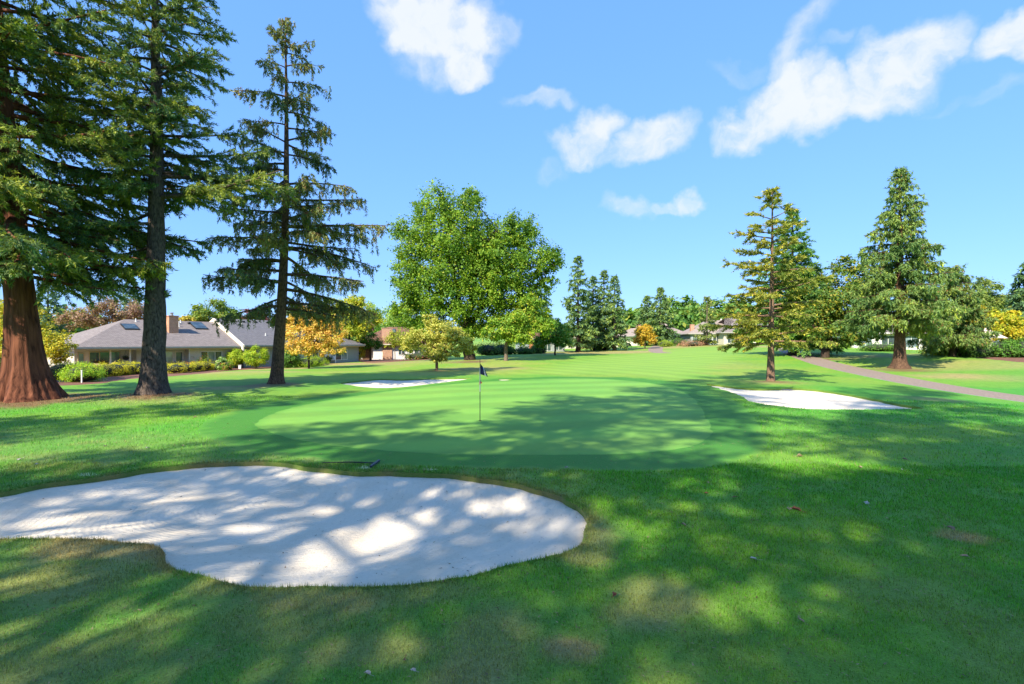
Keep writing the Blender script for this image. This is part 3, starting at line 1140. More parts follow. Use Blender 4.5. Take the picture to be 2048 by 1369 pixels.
def face_rhombs(B, D, S, L, W):
    m = B + D * (L * .45)[:, None]
    V = np.stack([B, m + S * W[:, None] / 2, B + D * L[:, None], m - S * W[:, None] / 2], 1).reshape(-1, 3)
    return V, np.arange(len(V)).reshape(-1, 4)


def unit(A):
    return A / (np.linalg.norm(A, axis=-1, keepdims=True) + 1e-9)


def trunk_np(h, r0, bend, rng, flare=.5, flute=0.0, nseg=28, k=18, top=.04, rough=.06, hf=.5, furrow=0.0):
    """tapered trunk with root flare; bend: function z -> (x, y)"""
    z = np.concatenate([[-.35], np.linspace(0, 1, nseg) ** 1.5 * h])
    a = np.arange(k) * 2 * PI / k
    t = np.clip(z / h, 0, 1)
    R = lerp(r0, top, t ** .9) + r0 * flare * np.exp(-np.clip(z, 0, None) / hf)
    ph = rng.uniform(0, 6.28, 4)
    fl = flute * (np.cos(5 * a + ph[0]) * .6 + np.cos(3 * a + ph[1]) * .5 + np.cos(8 * a + ph[2]) * .35)
    fur = furrow * (np.cos(19 * a[None, :] + ph[0] + .8 * np.sin(z[:, None] * .9)) * .6 + np.cos(31 * a[None, :] + ph[1] + 1.1 * np.sin(z[:, None] * .7 + 1)) * .4)
    nz = fbm(a[None, :] * 1.3 + 3 * np.ones((len(z), 1)), z[:, None] * 1.1 + ph[3] * 9, int(rng.integers(1, 99)), 3) - .5
    rad = R[:, None] * (1 + fl[None, :] * (np.exp(-np.clip(z, 0, None) / (hf * 2.2)) + .18)[:, None] + nz * rough * 2 + fur)
    bx, by = bend(z)
    V = np.stack([bx[:, None] + rad * np.cos(a)[None, :], by[:, None] + rad * np.sin(a)[None, :], np.repeat(z[:, None], k, 1)], -1)
    n = len(z)
    i = np.arange(n - 1)[:, None] * k
    j = np.arange(k)[None, :]
    Q = np.stack([i + j, i + (j + 1) % k, i + k + (j + 1) % k, i + k + j], -1).reshape(-1, 4)
    return V.reshape(-1, 3), Q


def join_np(parts):
    Vs, Qs, o = [], [], 0
    for V, Q in parts:
        Vs.append(V)
        Qs.append(Q + o)
        o += len(V)
    return np.vstack(Vs), np.vstack(Qs)


CON_D, CON_W = 1.7, 1.05


def conifer(name, loc, seed, h, zb, R, limbs, c1, c2, bark, r0=.3, face=(.14, .045), dens=34, rise=(.05, .5), curve=(-.25, .2), hang=.15, prof=.85, spread=.75,
            gap=0.0, lean=(0, 0), bend=0.0, flare=.5, flute=0.0, extra=(), yellow=.25, blen=.34, rot=0, low=1.0, weep=0.0, side_bias=None, hf=.5, k=18, tip=.0, dead=0, furrow=0.0, zthin=99.0, cm=2.1):
    """trunk > limbs > branchlets > needle sprays, built where it stands"""
    rng = np.random.default_rng(seed)
    c1, c2 = np.array(c1) * cm, np.array(c2) * cm
    dens = dens * CON_D
    face = (face[0] * 1.08, face[1] * CON_W)

    def axis(z):
        t = np.clip(z / h, 0, 1.2)
        return lean[0] * t + bend * np.sin(t * 3.1), lean[1] * t + bend * .6 * np.sin(t * 4.0)
    tV, tQ = trunk_np(h, r0, axis, rng, flare, flute, nseg=54 if k > 40 else 34, k=k, top=.025, hf=hf, furrow=furrow, rough=.06 if not furrow else .09)
    woods = []
    BB, BD, BL, BT, BY = [], [], [], [], []
    spec = []
    for i in range(limbs):
        u = (i + rng.uniform(0, 1)) / limbs
        u = u ** 1.12
        z = lerp(zb, h * .985, u)
        az = i * 2.39996 + rng.normal(0, .3) + rot
        if rng.uniform() < gap:
            continue
        L = R * ((1 - u) ** prof) * min(1, low + u * 3.5) * rng.uniform(.6, 1.12) + .25
        if side_bias is not None:
            L *= 1 + side_bias[1] * math.cos(az - side_bias[0])
        spec.append((z, az, L, lerp(rise[0], rise[1], u) + rng.normal(0, .07)))
    for q in range(9):
        spec.append((h * (1 - .08 * (q / 9) ** 1.3) - .15, q * 2.4, .12 + .05 * q * R / 5, .5))
    for (z, az, L, rs) in extra:
        spec.append((z, az, L, rs))
    for (z, az, L, rs) in spec:
        n = 7
        t = np.linspace(0, 1, n)
        cx, cy = axis(np.array([z]))
        dh = np.array([math.cos(az), math.sin(az), 0])
        sd = np.array([-dh[1], dh[0], 0])
        sway = rng.normal(0, .06) * L
        cv = rng.uniform(*sorted(curve))
        P = np.array([cx[0], cy[0], z])[None, :] + dh[None, :] * (L * t)[:, None] + sd[None, :] * (sway * np.sin(t * 2.6))[:, None]
        P[:, 2] += L * (rs * t + (cv - rs * .35) * t ** 2) - hang * .25 * L * t ** 1.5
        rr = max(.012, min(r0 * .32, .018 * L + .012))
        if L > .7:
            woods.append(tube_np(P, np.linspace(rr, rr * .18, n), 5))
        nb = max(4, int(L / .19))
        tt = np.sort(rng.uniform(.16 if L > 1.2 else .05, 1.0, nb))
        base = np.stack([np.interp(tt, t, P[:, j]) for j in range(3)], 1)
        tan = unit(np.gradient(P, axis=0))
        tg = unit(np.stack([np.interp(tt, t, tan[:, j]) for j in range(3)], 1))
        sg = np.where(np.arange(nb) % 2 == 0, 1.0, -1.0)[:, None]
        ang = rng.uniform(.5, 1.15, nb)[:, None]
        d = tg * np.cos(ang) + sd[None, :] * sg * np.sin(ang) * spread + np.array([0, 0, 1.0]) * rng.normal(.02, .22, nb)[:, None]
        d[:, 2] -= hang * rng.uniform(.4, 1.6, nb)
        bl = (blen * L * (1.02 - tt) ** .65 * rng.uniform(.6, 1.2, nb) + .28)
        bl = np.minimum(bl, 2.2)
        lt = rng.uniform(0, 1)
        BB.append(base)
        BD.append(unit(d))
        BL.append(bl)
        BT.append(np.full(nb, lt) * .6 + rng.uniform(0, .4, nb))
        BY.append(tt)
        if weep > 0:
            nw = int(nb * 1.3)
            tw = rng.uniform(.25, 1, nw)
            bw = np.stack([np.interp(tw, t, P[:, j]) for j in range(3)], 1) + rng.normal(0, .22, (nw, 3)) * np.array([1, 1, .2])
            dwn = np.stack([rng.normal(0, .16, nw), rng.normal(0, .16, nw), -np.ones(nw)], 1)
            BB.append(bw)
            BD.append(unit(dwn))
            BL.append(rng.uniform(.3, 1.1, nw) * weep * min(1, .15 + L / 2.5))
            BT.append(np.full(nw, lt) * .6 + rng.uniform(0, .4, nw))
            BY.append(tw * .6)
    BB, BD, BL, BT, BY = map(np.concatenate, (BB, BD, BL, BT, BY))
    cnt = np.maximum(3, (BL * dens * np.where(BB[:, 2] > zthin, .4, 1.0)).astype(int))
    idx = np.repeat(np.arange(len(BB)), cnt)
    m = len(idx)
    s = rng.uniform(0, 1, m)
    b, D, l = BB[idx], BD[idx], BL[idx]
    B = b + D * (l * s)[:, None] + rng.normal(0, .035, (m, 3))
    B[:, 2] -= hang * .3 * l * s * s
    nz = rng.normal(0, 1, (m, 3))
    lat = unit(np.cross(D, nz))
    FD = unit(D * rng.uniform(.35, 1.0, m)[:, None] + lat * rng.uniform(.25, .9, m)[:, None])
    FD[:, 2] += .05 - hang * .35
    FD = unit(FD)
    SD = unit(np.cross(FD, rng.normal(0, .6, (m, 3)) + np.array([0, 0, .9])))
    fl = face[0] * rng.uniform(.55, 1.35, m)
    fw = face[1] * rng.uniform(.7, 1.4, m)
    V, T = face_tris(B, FD, SD, fl, fw)
    tn = BT[idx]
    c = lerp(c1, c2, np.clip(tn * .9 + rng.normal(0, .16, m), 0, 1)[:, None])
    ye = (rng.uniform(0, 1, m) < yellow * (.2 + 1.2 * tn) * (.4 + .8 * s))
    c[ye] = c[ye] * np.array((1.75, 1.5, .8))
    if tip:
        tp = rng.uniform(0, 1, m) < tip * tn
        c[tp] = np.array((.23, .13, .05)) * rng.uniform(.6, 1.2, (int(tp.sum()), 1))
    if dead:
        dd = tn < dead
        c[dd] = c[dd] * .4 + np.array((.10, .045, .02)) * .6
    x, y, z = loc
    o = empty(name, (x, y, z))
    mesh_np('trunk', tV, [tQ], bark, None, True, o)
    if woods:
        wV, wQ = join_np(woods)
        mesh_np('limbs', wV, [wQ], bark, None, True, o)
    mesh_np('crown', V, [T], M['needle'], c, False, o)
    return o


def leaf_cloud(rng, blobs, n_leaf, leaf, c1, c2, c3=None, p3=0.0, clump=.3, nclump=26, flat=.75, shell=(.5, 1.0), up=.55):
    """leaves in clumps spread through ellipsoids (x, y, z, rx, ry, rz)"""
    Bs, Ds, Ss, Ls, Ws, Cs = [], [], [], [], [], []
    n_leaf, leaf = int(n_leaf * 1.35), leaf * .84
    vol = np.array([(b[3] * b[4] * b[5]) ** .667 for b in blobs])
    share = vol / vol.sum()
    c1, c2 = np.array(c1) * 1.4, np.array(c2) * 1.4
    c3 = None if c3 is None else np.array(c3) * 1.25
    for b, sh in zip(blobs, share):
        n = max(40, int(n_leaf * sh))
        k = max(7, int(nclump * max(.5, min(2.2, len(blobs) * sh))))
        q = unit(rng.normal(0, 1, (k, 3)))
        q *= rng.uniform(shell[0], shell[1], (k, 1))
        rad = np.array([b[3], b[4], b[5]])
        ctr = np.array(b[:3]) + q * rad
        cr = clump * rad.mean() * rng.uniform(.6, 1.4, k)
        ci = rng.integers(0, k, n)
        g = rng.normal(0, .5, (n, 3)) * cr[ci][:, None]
        g[:, 2] *= flat
        P = ctr[ci] + g
        out = unit((P - np.array(b[:3])) / rad)
        nrm = unit(out * .6 + np.array([0, 0, up]) + rng.normal(0, .55, (n, 3)))
        D = unit(np.cross(nrm, rng.normal(0, 1, (n, 3))))
        D[:, 2] -= .25
        D = unit(D)
        S = unit(np.cross(nrm, D))
        L = leaf * rng.uniform(.6, 1.35, n)
        ct = rng.uniform(0, 1, k)
        t = np.clip(ct[ci] * .65 + rng.uniform(0, .5, n) - .08, 0, 1)
        c = lerp(c1, c2, t[:, None])
        if c3 is not None:
            pk = rng.uniform(0, 1, n) < p3 * (.3 + 1.4 * ct[ci])
            c[pk] = lerp(c[pk], np.array(c3), .8)
        c = c * rng.uniform(.82, 1.18, (n, 1))
        Bs.append(P), Ds.append(D), Ss.append(S), Ls.append(L), Ws.append(L * rng.uniform(.5, .8, n)), Cs.append(c)
    B, D, S, L, W, C = map(np.concatenate, (Bs, Ds, Ss, Ls, Ws, Cs))
    V, Q = face_rhombs(B, D, S, L, W)
    return V, Q, C


def branch_path(rng, a, b, n=6, wob=.08):
    a, b = np.array(a, float), np.array(b, float)
    t = np.linspace(0, 1, n)[:, None]
    L = np.linalg.norm(b - a)
    P = a + (b - a) * t + rng.normal(0, wob * L, (n, 3)) * np.sin(t * PI)
    P[:, 2] += .08 * L * np.sin(t[:, 0] * PI)
    return P


def broadleaf(name, loc, seed, blobs, stems, n_leaf, leaf, c1, c2, bark, c3=None, p3=0.0, clump=.3, nclump=26, flat=.75, shell=(.5, 1.0), up=.55, mat='leaf', limb_r=.07, twig=True):
    """blobs in metres from the foot; stems: list of (points, r0, r1)"""
    rng = np.random.default_rng(seed)
    o = empty(name, loc)
    parts = []
    for (P, r0, r1) in stems:
        P = np.array(P, float)
        Q = np.vstack([[P[0] + np.array([0, 0, -.3])], P])
        tt = np.linspace(0, 1, 10)
        tq = np.linspace(0, 1, len(Q))
        S = np.stack([np.interp(tt, tq, Q[:, j]) for j in range(3)], 1)
        S[2:-1] += rng.normal(0, .03, (7, 3)) * np.linalg.norm(P[-1] - P[0]) * .3
        rr = lerp(r0, r1, tt ** .8)
        rr[0] *= 1.5
        rr[1] *= 1.25
        parts.append(tube_np(S, rr, 10))
    if twig and stems:
        lim = parts
        for b in blobs:
            st = stems[int(rng.integers(0, len(stems)))]
            a = np.array(st[0][-1])
            lim.append(tube_np(branch_path(rng, a, b[:3]), np.linspace(limb_r, limb_r * .3, 6), 5))
            for _ in range(4):
                q = np.array(b[:3]) + unit(rng.normal(0, 1, 3)) * np.array(b[3:]) * .8
                lim.append(tube_np(branch_path(rng, b[:3], q, 5), np.linspace(limb_r * .45, limb_r * .12, 5), 4))
        lV, lQ = join_np(lim)
        mesh_np('trunk', lV, [lQ], bark, None, True, o)
    V, Q, C = leaf_cloud(rng, blobs, n_leaf, leaf, c1, c2, c3, p3, clump, nclump, flat, shell, up)
    mesh_np('crown', V, [Q], M[mat], C, False, o)
    return o


def px_blobs(px0, d, z0, lst, depth=1.0, rng=None):
    """blobs given as photo ellipses (px, py, rx, ry[, dy]) turned to metres from the foot"""
    out = []
    k = d / F
    for b in lst:
        dy = b[4] if len(b) > 4 else 0.0
        out.append(((b[0] - px0) * k, dy, zpx(b[1], d) - z0, b[2] * k, (b[2] * .5 + b[3] * .5) * k * depth, b[3] * k))
    return out


def shrub(name, loc, seed, blobs, n_leaf, leaf, c1, c2, label, cat='shrub', group=None, c3=None, p3=0.0, mat='leaf', core=(.03, .04, .02), flat=.8, clump=.34, nclump=40, shell=(.82, 1.0), up=.35, rotz=0.0):
    rng = np.random.default_rng(seed)
    o = empty(name, loc, rotz, label, cat, group)
    # solid dark cores added so the leaf shell is not see-through
    parts = []
    for b in blobs:
        n, m = 7, 12
        th = np.linspace(.06, PI - .06, n)
        ph = np.arange(m) * 2 * PI / m
        X = np.stack([np.sin(th)[:, None] * np.cos(ph)[None, :], np.sin(th)[:, None] * np.sin(ph)[None, :], np.cos(th)[:, None] * np.ones((1, m))], -1)
        X = X * (np.array(b[3:]) * .8) + np.array(b[:3])
        i = np.arange(n - 1)[:, None] * m
        j = np.arange(m)[None, :]
        Q = np.stack([i + j, i + m + j, i + m + (j + 1) % m, i + (j + 1) % m], -1).reshape(-1, 4)
        parts.append((X.reshape(-1, 3), Q))
    cV, cQ = join_np(parts)
    mesh_np('dark_core', cV, [cQ], MC(core), None, False, o)
    V, Q, C = leaf_cloud(rng, blobs, n_leaf, leaf, c1, c2, c3, p3, clump, nclump, flat, shell, up)
    mesh_np('foliage', V, [Q], M[mat], C, False, o)
    return o


_mc = {}


def MC(c):
    if c not in _mc:
        _mc[c] = mat_plain('core_fill_%d' % len(_mc), c, .95, .4, 10.0)  # colour of the dark filler cores added inside shrubs
    return _mc[c]


G_OFF = 'tall conifers along the near edge of the course'
# ---- the big trees
t = conifer('redwood_tree', at(58, 22.0), 101, 25.5, 6.0, 6.6, 150, (.03, .078, .042), (.14, .17, .045), M['bark_red'], r0=.62, face=(.18, .055), dens=50, rise=(-.25, .35),
            curve=(-.1, .18), hang=.3, prof=.4, yellow=.55, zthin=18.5, cm=2.0, flare=.95, flute=.15, hf=1.1, k=120, furrow=.028, low=.65, blen=.30, lean=(-2.2, 0), tip=.06,
            extra=[(6.2, .25, 5.4, -.1), (7.0, -.5, 5.0, -.15), (5.4, -.1, 4.6, -.22), (8.2, .7, 5.0, -.1), (9.0, -1.1, 5.5, -.1), (5.6, .55, 5.2, -.18), (6.6, -1.6, 5.0, -.2)])
tag(t, 'giant red-barked conifer with fluted flared base, beside the grey house', 'tree')
t = conifer('fir_tree', at(306, 24.0), 102, 24.5, 9.2, 3.6, 125, (.03, .075, .042), (.13, .16, .045), M['bark_grey'], r0=.52, face=(.16, .047), dens=52, rise=(-.05, .5),
            curve=(-.15, .2), hang=.2, prof=.4, yellow=.55, zthin=20, cm=2.0, flare=.4, flute=.07, hf=.5, k=64, furrow=.012, low=.75, blen=.36, bend=.12, tip=.05,
            extra=[(10.2, .12, 6.0, .02), (9.2, -.15, 6.3, .05), (11.2, .3, 4.8, .05), (8.6, 2.8, 4.5, -.25), (7.6, 2.4, 4.2, -.3), (7.0, 3.3, 3.8, -.35), (6.6, 3.0, 3.6, -.4), (8.0, -2.2, 3.5, -.2)])
tag(t, 'tall grey-barked fir with knobbly trunk and a long limb reaching sideways', 'tree')
t = conifer('spruce_tree', at(553, 30.0), 103, 21.4, 4.4, 5.2, 88, (.035, .065, .034), (.13, .135, .045), M['bark_brown'], r0=.36, face=(.16, .052), dens=38, cm=2.35, rise=(-.12, .45),
            curve=(-.12, .15), hang=.42, prof=.62, yellow=.3, flare=.45, flute=.06, gap=.27, low=.75, blen=.22, lean=(.55, 0), bend=.22, tip=.3, weep=.8, hf=.35, spread=.6,
            extra=[(6.6, 2.9, 4.8, .15), (6.0, 3.3, 4.4, .05), (7.2, 2.6, 3.8, .25), (6.4, -.2, 5.2, .0), (9.2, .1, 5.8, .1), (8.0, .3, 5.2, .05), (4.8, .2, 4.6, -.05), (5.0, 2.4, 3.6, -.05), (4.6, -2.4, 3.4, -.1)])
tag(t, 'lone open spruce with drooping limbs between the houses and the green', 'tree')

# ---- right-hand side
t = conifer('larch_tree', at(1541, 33.4), 104, 12.6, 2.3, 3.5, 62, (.085, .125, .025), (.21, .205, .04), M['bark_tan'], r0=.235, face=(.18, .065), dens=52, rise=(.0, .35),
            curve=(-.1, .15), hang=.12, prof=.62, yellow=.22, flare=.22, gap=.12, low=.85, blen=.26, lean=(.1, 0), bend=.06, tip=.08, spread=.7,
            extra=[(4.2, 3.0, 3.3, .05), (5.6, 3.25, 2.9, .1), (7.2, 3.1, 2.9, .12), (4.9, .1, 3.4, .2), (5.8, -.2, 3.5, .25), (3.4, 2.9, 2.6, -.1), (9.3, 3.0, 2.4, .1)])
tag(t, 'thin golden sparse conifer with pale straight trunk behind the bunker', 'tree')
t = conifer('fir_tree', at(1585, 62.0), 105, 17.6, 1.6, 6.3, 130, (.035, .095, .035), (.10, .18, .035), M['bark_dark'], r0=.42, face=(.30, .11), dens=23, rise=(-.05, .5), hang=.2,
            prof=.75, yellow=.35, low=.8, blen=.36)
tag(t, 'dense dark green fir rising behind the golden sparse conifer', 'tree')
t = conifer('spruce_tree', at(1800, 46.0), 106, 18.1, 3.9, 4.7, 130, (.042, .09, .03), (.135, .185, .045), M['bark_brown'], r0=.50, face=(.25, .085), dens=21, rise=(-.1, .6),
            curve=(-.1, .12), hang=.5, prof=.85, yellow=.18, flare=.8, flute=.16, low=.85, blen=.26, tip=.08, weep=.75, hf=.35, k=26)
tag(t, 'big weeping spruce with stout bare foot beside the cart path', 'tree')
t = conifer('spruce_tree', at(1906, 51.0), 107, 9.0, 1.5, 3.3, 84, (.042, .088, .03), (.13, .175, .045), M['bark_dark'], r0=.25, face=(.26, .09), dens=20, rise=(-.1, .7), hang=.5,
            prof=.5, yellow=.15, low=.95, blen=.34, weep=.8, tip=.15)
tag(t, 'low wide bushy spruce by the patio, right next to the weeping spruce', 'tree')

px0, d0_ = 1650, 57.0
x, y, z = at(px0, d0_)
t = broadleaf('oak_tree', (x, y, z), 108,
              px_blobs(px0, d0_, z, [(1700, 560, 45, 45), (1680, 610, 60, 50), (1640, 640, 50, 40, -.8), (1720, 640, 50, 45, .5), (1745, 590, 40, 45), (1620, 600, 35, 45, .8), (1700, 530, 30, 20), (1655, 672, 40, 18, -1.5), (1740, 672, 40, 16, .5)]),
              [([(0, 0, 0), (.05, 0, 1.4)], .48, .42), ([(-.02, 0, 1.3), (-.9, .1, 2.7), (-1.5, .2, 4.2)], .30, .14), ([(.05, 0, 1.2), (1.0, .1, 2.8), (1.7, 0, 5.0)], .40, .2)],
              15000, .34, (.04, .10, .02), (.14, .22, .03), M['bark_dark'], (.3, .26, .03), .22)
tag(t, 'broadleaf tree with dark forked trunk by the cart path', 'tree')
px0, d0_ = 1592, 65.0
x, y, z = at(px0, d0_)
t = broadleaf('maple_tree', (x, y, z), 109,
              px_blobs(px0, d0_, z, [(1600, 600, 48, 40), (1640, 570, 36, 34), (1560, 630, 36, 34), (1600, 650, 55, 30, -1.0), (1640, 620, 40, 40)]),
              [([(0, 0, 0), (.1, 0, 2.0), (.1, 0, 4.4)], .5, .3)], 10000, .36, (.04, .10, .02), (.13, .2, .03), M['bark_dark'], (.3, .25, .03), .25)
tag(t, 'broadleaf tree with straight dark trunk where the cart path bends away', 'tree')

# ---- the great maple and its neighbours
px0, d0_ = 935, 63.0
x, y, z = at(px0, d0_)
t = broadleaf('maple_tree', (x, y, z), 110,
              px_blobs(px0, d0_, z, [(868, 415, 52, 45), (925, 425, 55, 50, .6), (835, 480, 55, 55), (900, 490, 75, 60, -1.2), (955, 500, 58, 55, .6), (820, 548, 38, 48), (860, 575, 66, 55, -1.0),
                                     (1040, 455, 42, 40), (1068, 505, 52, 48), (1100, 528, 30, 26), (1010, 530, 62, 50, -.6), (985, 585, 55, 45, -.8), (915, 605, 60, 45, -2.2), (835, 630, 50, 40, -.4),
                                     (1020, 600, 45, 40), (870, 655, 46, 30, -.8), (930, 655, 38, 34, -1.6), (960, 640, 40, 34, .8), (905, 545, 60, 50, -2.0), (815, 600, 36, 40), (940, 385, 20, 16, 1.0), (992, 470, 46, 46, .4), (985, 520, 50, 46, -1.0), (1030, 640, 46, 40, .3), (965, 560, 50, 40, -1.6), (1060, 590, 34, 36, .4), (1075, 625, 30, 34, .6), (1092, 555, 26, 24), (800, 460, 22, 20), (1045, 570, 35, 30)], 1.0),
              [([(.3, 0, 0), (.05, 0, 1.6), (-.1, 0, 4.4)], .85, .62), ([(-.1, 0, 4.0), (-1.2, 0, 8.0), (-2.6, .3, 13.0)], .5, .18), ([(-.1, 0, 4.0), (.7, 0, 8.5), (.6, -.2, 15.0)], .5, .18),
               ([(0, 0, 3.8), (2.6, 0, 7.5), (5.5, .2, 11.5)], .42, .16), ([(0, 0, 3.6), (-2.4, .3, 6.0), (-5.0, .2, 9.0)], .34, .14)],
              96000, .31, (.03, .10, .012), (.22, .34, .022), M['bark_dark'], (.34, .36, .03), .06, clump=.27, nclump=44, limb_r=.13)
tag(t, 'huge round-crowned green maple with vine-hung trunk in the middle', 'tree')
px0, d0_ = 1012, 60.0
x, y, z = at(px0, d0_)
t = broadleaf('lime_tree', (x, y, z), 111,
              px_blobs(px0, d0_, z, [(1010, 655, 42, 28, -.6), (1050, 630, 42, 30), (985, 665, 30, 20, -.8), (1080, 650, 34, 28, .4), (1040, 672, 34, 18, -.6), (1060, 605, 26, 20)]),
              [([(0, 0, 0), (0, 0, 1.6), (.3, 0, 3.4)], .30, .2)], 12000, .3, (.09, .2, .02), (.24, .34, .03), M['bark_pale'], (.42, .4, .04), .18)
tag(t, 'spreading yellow-green tree with grey trunk under the huge maple', 'tree')
px0, d0_ = 1110, 72.0
x, y, z = at(px0, d0_)
t = broadleaf('chestnut_tree', (x, y, z), 112, px_blobs(px0, d0_, z, [(1105, 665, 36, 26), (1085, 680, 24, 16), (1125, 680, 22, 16), (1105, 650, 26, 14)]),
              [([(0, 0, 0), (0, 0, 1.2), (.1, 0, 2.2)], .16, .1)], 6000, .3, (.05, .15, .03), (.15, .26, .03), M['bark_dark'], (.4, .34, .03), .14)
tag(t, 'low domed tree with big leaves between the maple and the firs', 'tree')
px0, d0_ = 873, 45.5
x, y, z = at(px0, d0_)
t = broadleaf('gold_tree', (x, y, z), 113,
              px_blobs(px0, d0_, z, [(885, 665, 40, 24), (860, 638, 18, 13, .3), (850, 680, 36, 20, -.3), (915, 682, 30, 22), (870, 695, 30, 18, -.9), (900, 704, 28, 14, -.5), (940, 698, 15, 12), (825, 672, 22, 16, .6), (880, 720, 16, 12, -.2), (812, 690, 18, 14, .9)]),
              [([(0, 0, 0), (.02, 0, .6), (0, 0, 1.1)], .15, .12), ([(0, 0, 1.0), (-.7, 0, 1.7), (-1.2, .1, 2.4)], .09, .05), ([(0, 0, 1.0), (.6, 0, 1.8), (1.1, 0, 2.6)], .09, .05)],
              16000, .19, (.33, .33, .07), (.56, .51, .12), M['bark_tan'], (.2, .28, .04), .3, clump=.3, flat=.55)
tag(t, 'small golden layered tree standing alone behind the white bunker', 'tree')

# ---- behind the houses
def px_tree(name, label, px0, d, seed, lst, n, leaf, c1, c2, c3=None, p3=0.0, bark='bark_dark', r=.15, stem=True, **kw):
    x, y, z = at(px0, d)
    bl = px_blobs(px0, d, z, lst)
    zz = min(b[2] for b in bl)
    st = [([(0, 0, 0), (0, 0, max(.4, zz * .6)), (0, 0, max(.8, zz))], r, r * .6)] if stem else []
    o = broadleaf(name, (x, y, z), seed, bl, st, n, leaf, c1, c2, M[bark], c3, p3, **kw)
    return tag(o, label, 'tree')


px_tree('vine_maple', 'yellow-leaved tree glowing behind the red-barked trunk', 30, 38, 120, [(10, 640, 55, 45), (-20, 690, 50, 45), (60, 680, 50, 40, -.4), (110, 690, 36, 28), (60, 640, 36, 30, .5), (120, 715, 22, 12)], 13000, .2,
        (.30, .29, .03), (.55, .46, .045), (.2, .28, .03), .25, r=.12)
px_tree('plum_tree', 'dusty pink-brown leaved tree behind the grey house roof', 215, 80, 121, [(190, 635, 55, 22), (240, 620, 48, 28), (150, 642, 36, 18), (270, 640, 30, 16)], 8000, .36, (.17, .10, .075), (.33, .22, .15), (.2, .2, .05), .2)
px_tree('walnut_tree', 'round green tree above the roof behind the brick chimney', 428, 84, 122, [(430, 625, 44, 27), (400, 640, 32, 18), (462, 638, 30, 18)], 7000, .4, (.06, .14, .02), (.18, .25, .03), (.3, .3, .04), .2)
px_tree('gold_tree', 'low golden crown just over the ridge beside the chimney', 362, 76, 123, [(360, 643, 22, 10), (378, 640, 14, 8)], 1800, .3, (.3, .27, .04), (.48, .4, .05))
px_tree('plum_tree', 'dark red-leaved small tree over the slate roof ridge', 512, 78, 124, [(510, 632, 26, 16), (525, 645, 20, 10)], 2600, .34, (.07, .02, .022), (.18, .07, .06))
px_tree('orange_tree', 'bright orange and yellow autumn tree before the slate roof', 618, 55, 125,
        [(625, 640, 38, 30), (600, 668, 36, 30), (640, 680, 36, 26, -.4), (668, 675, 26, 20), (610, 695, 36, 16, -.6), (655, 700, 28, 14, -.3), (618, 620, 28, 18), (640, 650, 34, 26, .6), (682, 700, 14, 8), (585, 650, 26, 24, .2), (660, 650, 26, 22, .4)], 15000, .23, (.44, .27, .06), (.64, .44, .10), (.38, .40, .06), .3, r=.14)
px_tree('lime_tree', 'tall bright yellow-green tree behind the orange tree', 700, 74, 126, [(700, 625, 42, 34), (730, 640, 30, 26), (670, 620, 30, 26), (700, 665, 44, 22), (720, 605, 26, 16)], 10000, .32, (.17, .25, .02), (.38, .42, .035), (.46, .38, .03), .25, r=.2)
px_tree('birch_tree', 'pale feathery green tree behind the brown shake roof', 772, 105, 127, [(760, 640, 34, 26), (795, 638, 30, 26), (740, 625, 22, 20), (812, 655, 26, 16)], 6000, .4, (.15, .25, .05), (.3, .42, .09))
px_tree('plum_tree', 'dark plum tree peeping over the brown shake roof', 732, 88, 128, [(732, 652, 16, 13)], 1500, .32, (.1, .05, .04), (.24, .14, .09))
px_tree('laurel_tree', 'little dark green ball-headed tree at the brown roofed house', 741, 76, 129, [(740, 680, 24, 17), (752, 690, 16, 10), (728, 690, 14, 10)], 3500, .22, (.03, .11, .02), (.10, .22, .02), r=.2, bark='bark_brown')
px_tree('maple_sapling', 'young yellow-green tree before the brick chimney stack', 790, 75, 130, [(795, 675, 26, 16), (812, 690, 18, 14), (780, 688, 14, 9)], 3000, .22, (.14, .22, .02), (.36, .36, .04), bark='bark_pale', r=.08)
px_tree('orange_tree', 'small round orange tree on the far edge of the fairway', 1290, 98, 131, [(1290, 668, 22, 14), (1278, 680, 14, 9), (1303, 680, 13, 8), (1290, 657, 12, 8)], 3500, .36, (.34, .24, .03), (.58, .38, .035), (.25, .28, .03), .2, r=.14)
px_tree('orange_tree', 'little peach-coloured tree by the tall grey roof', 1482, 92, 132, [(1482, 667, 12, 9), (1474, 673, 9, 6)], 1200, .32, (.36, .28, .05), (.56, .4, .07))
px_tree('ash_tree', 'bright yellow tree over the patio with parasols', 2003, 55, 133, [(2005, 650, 34, 26), (1985, 668, 22, 16), (2030, 668, 22, 18), (1990, 632, 20, 12), (2020, 634, 18, 12)], 8000, .27, (.2, .27, .02), (.46, .43, .03), (.55, .38, .03), .25, bark='bark_pale')
px_tree('ash_tree', 'golden crown between the bushy spruce and the yellow tree', 1950, 66, 134, [(1952, 632, 22, 18), (1965, 648, 18, 13)], 2600, .3, (.26, .26, .03), (.5, .38, .03))
px_tree('alder_tree', 'olive round-topped tree standing far behind the patio house', 1968, 105, 135, [(1968, 585, 24, 30), (1960, 610, 30, 26), (1990, 605, 26, 22)], 6000, .5, (.08, .14, .03), (.2, .24, .05), r=.3)
px_tree('alder_tree', 'hazy olive tree sloping down beside the round-topped one', 2010, 120, 136, [(2010, 612, 30, 22), (2040, 600, 30, 24)], 3500, .55, (.13, .17, .05), (.26, .27, .07), r=.3)


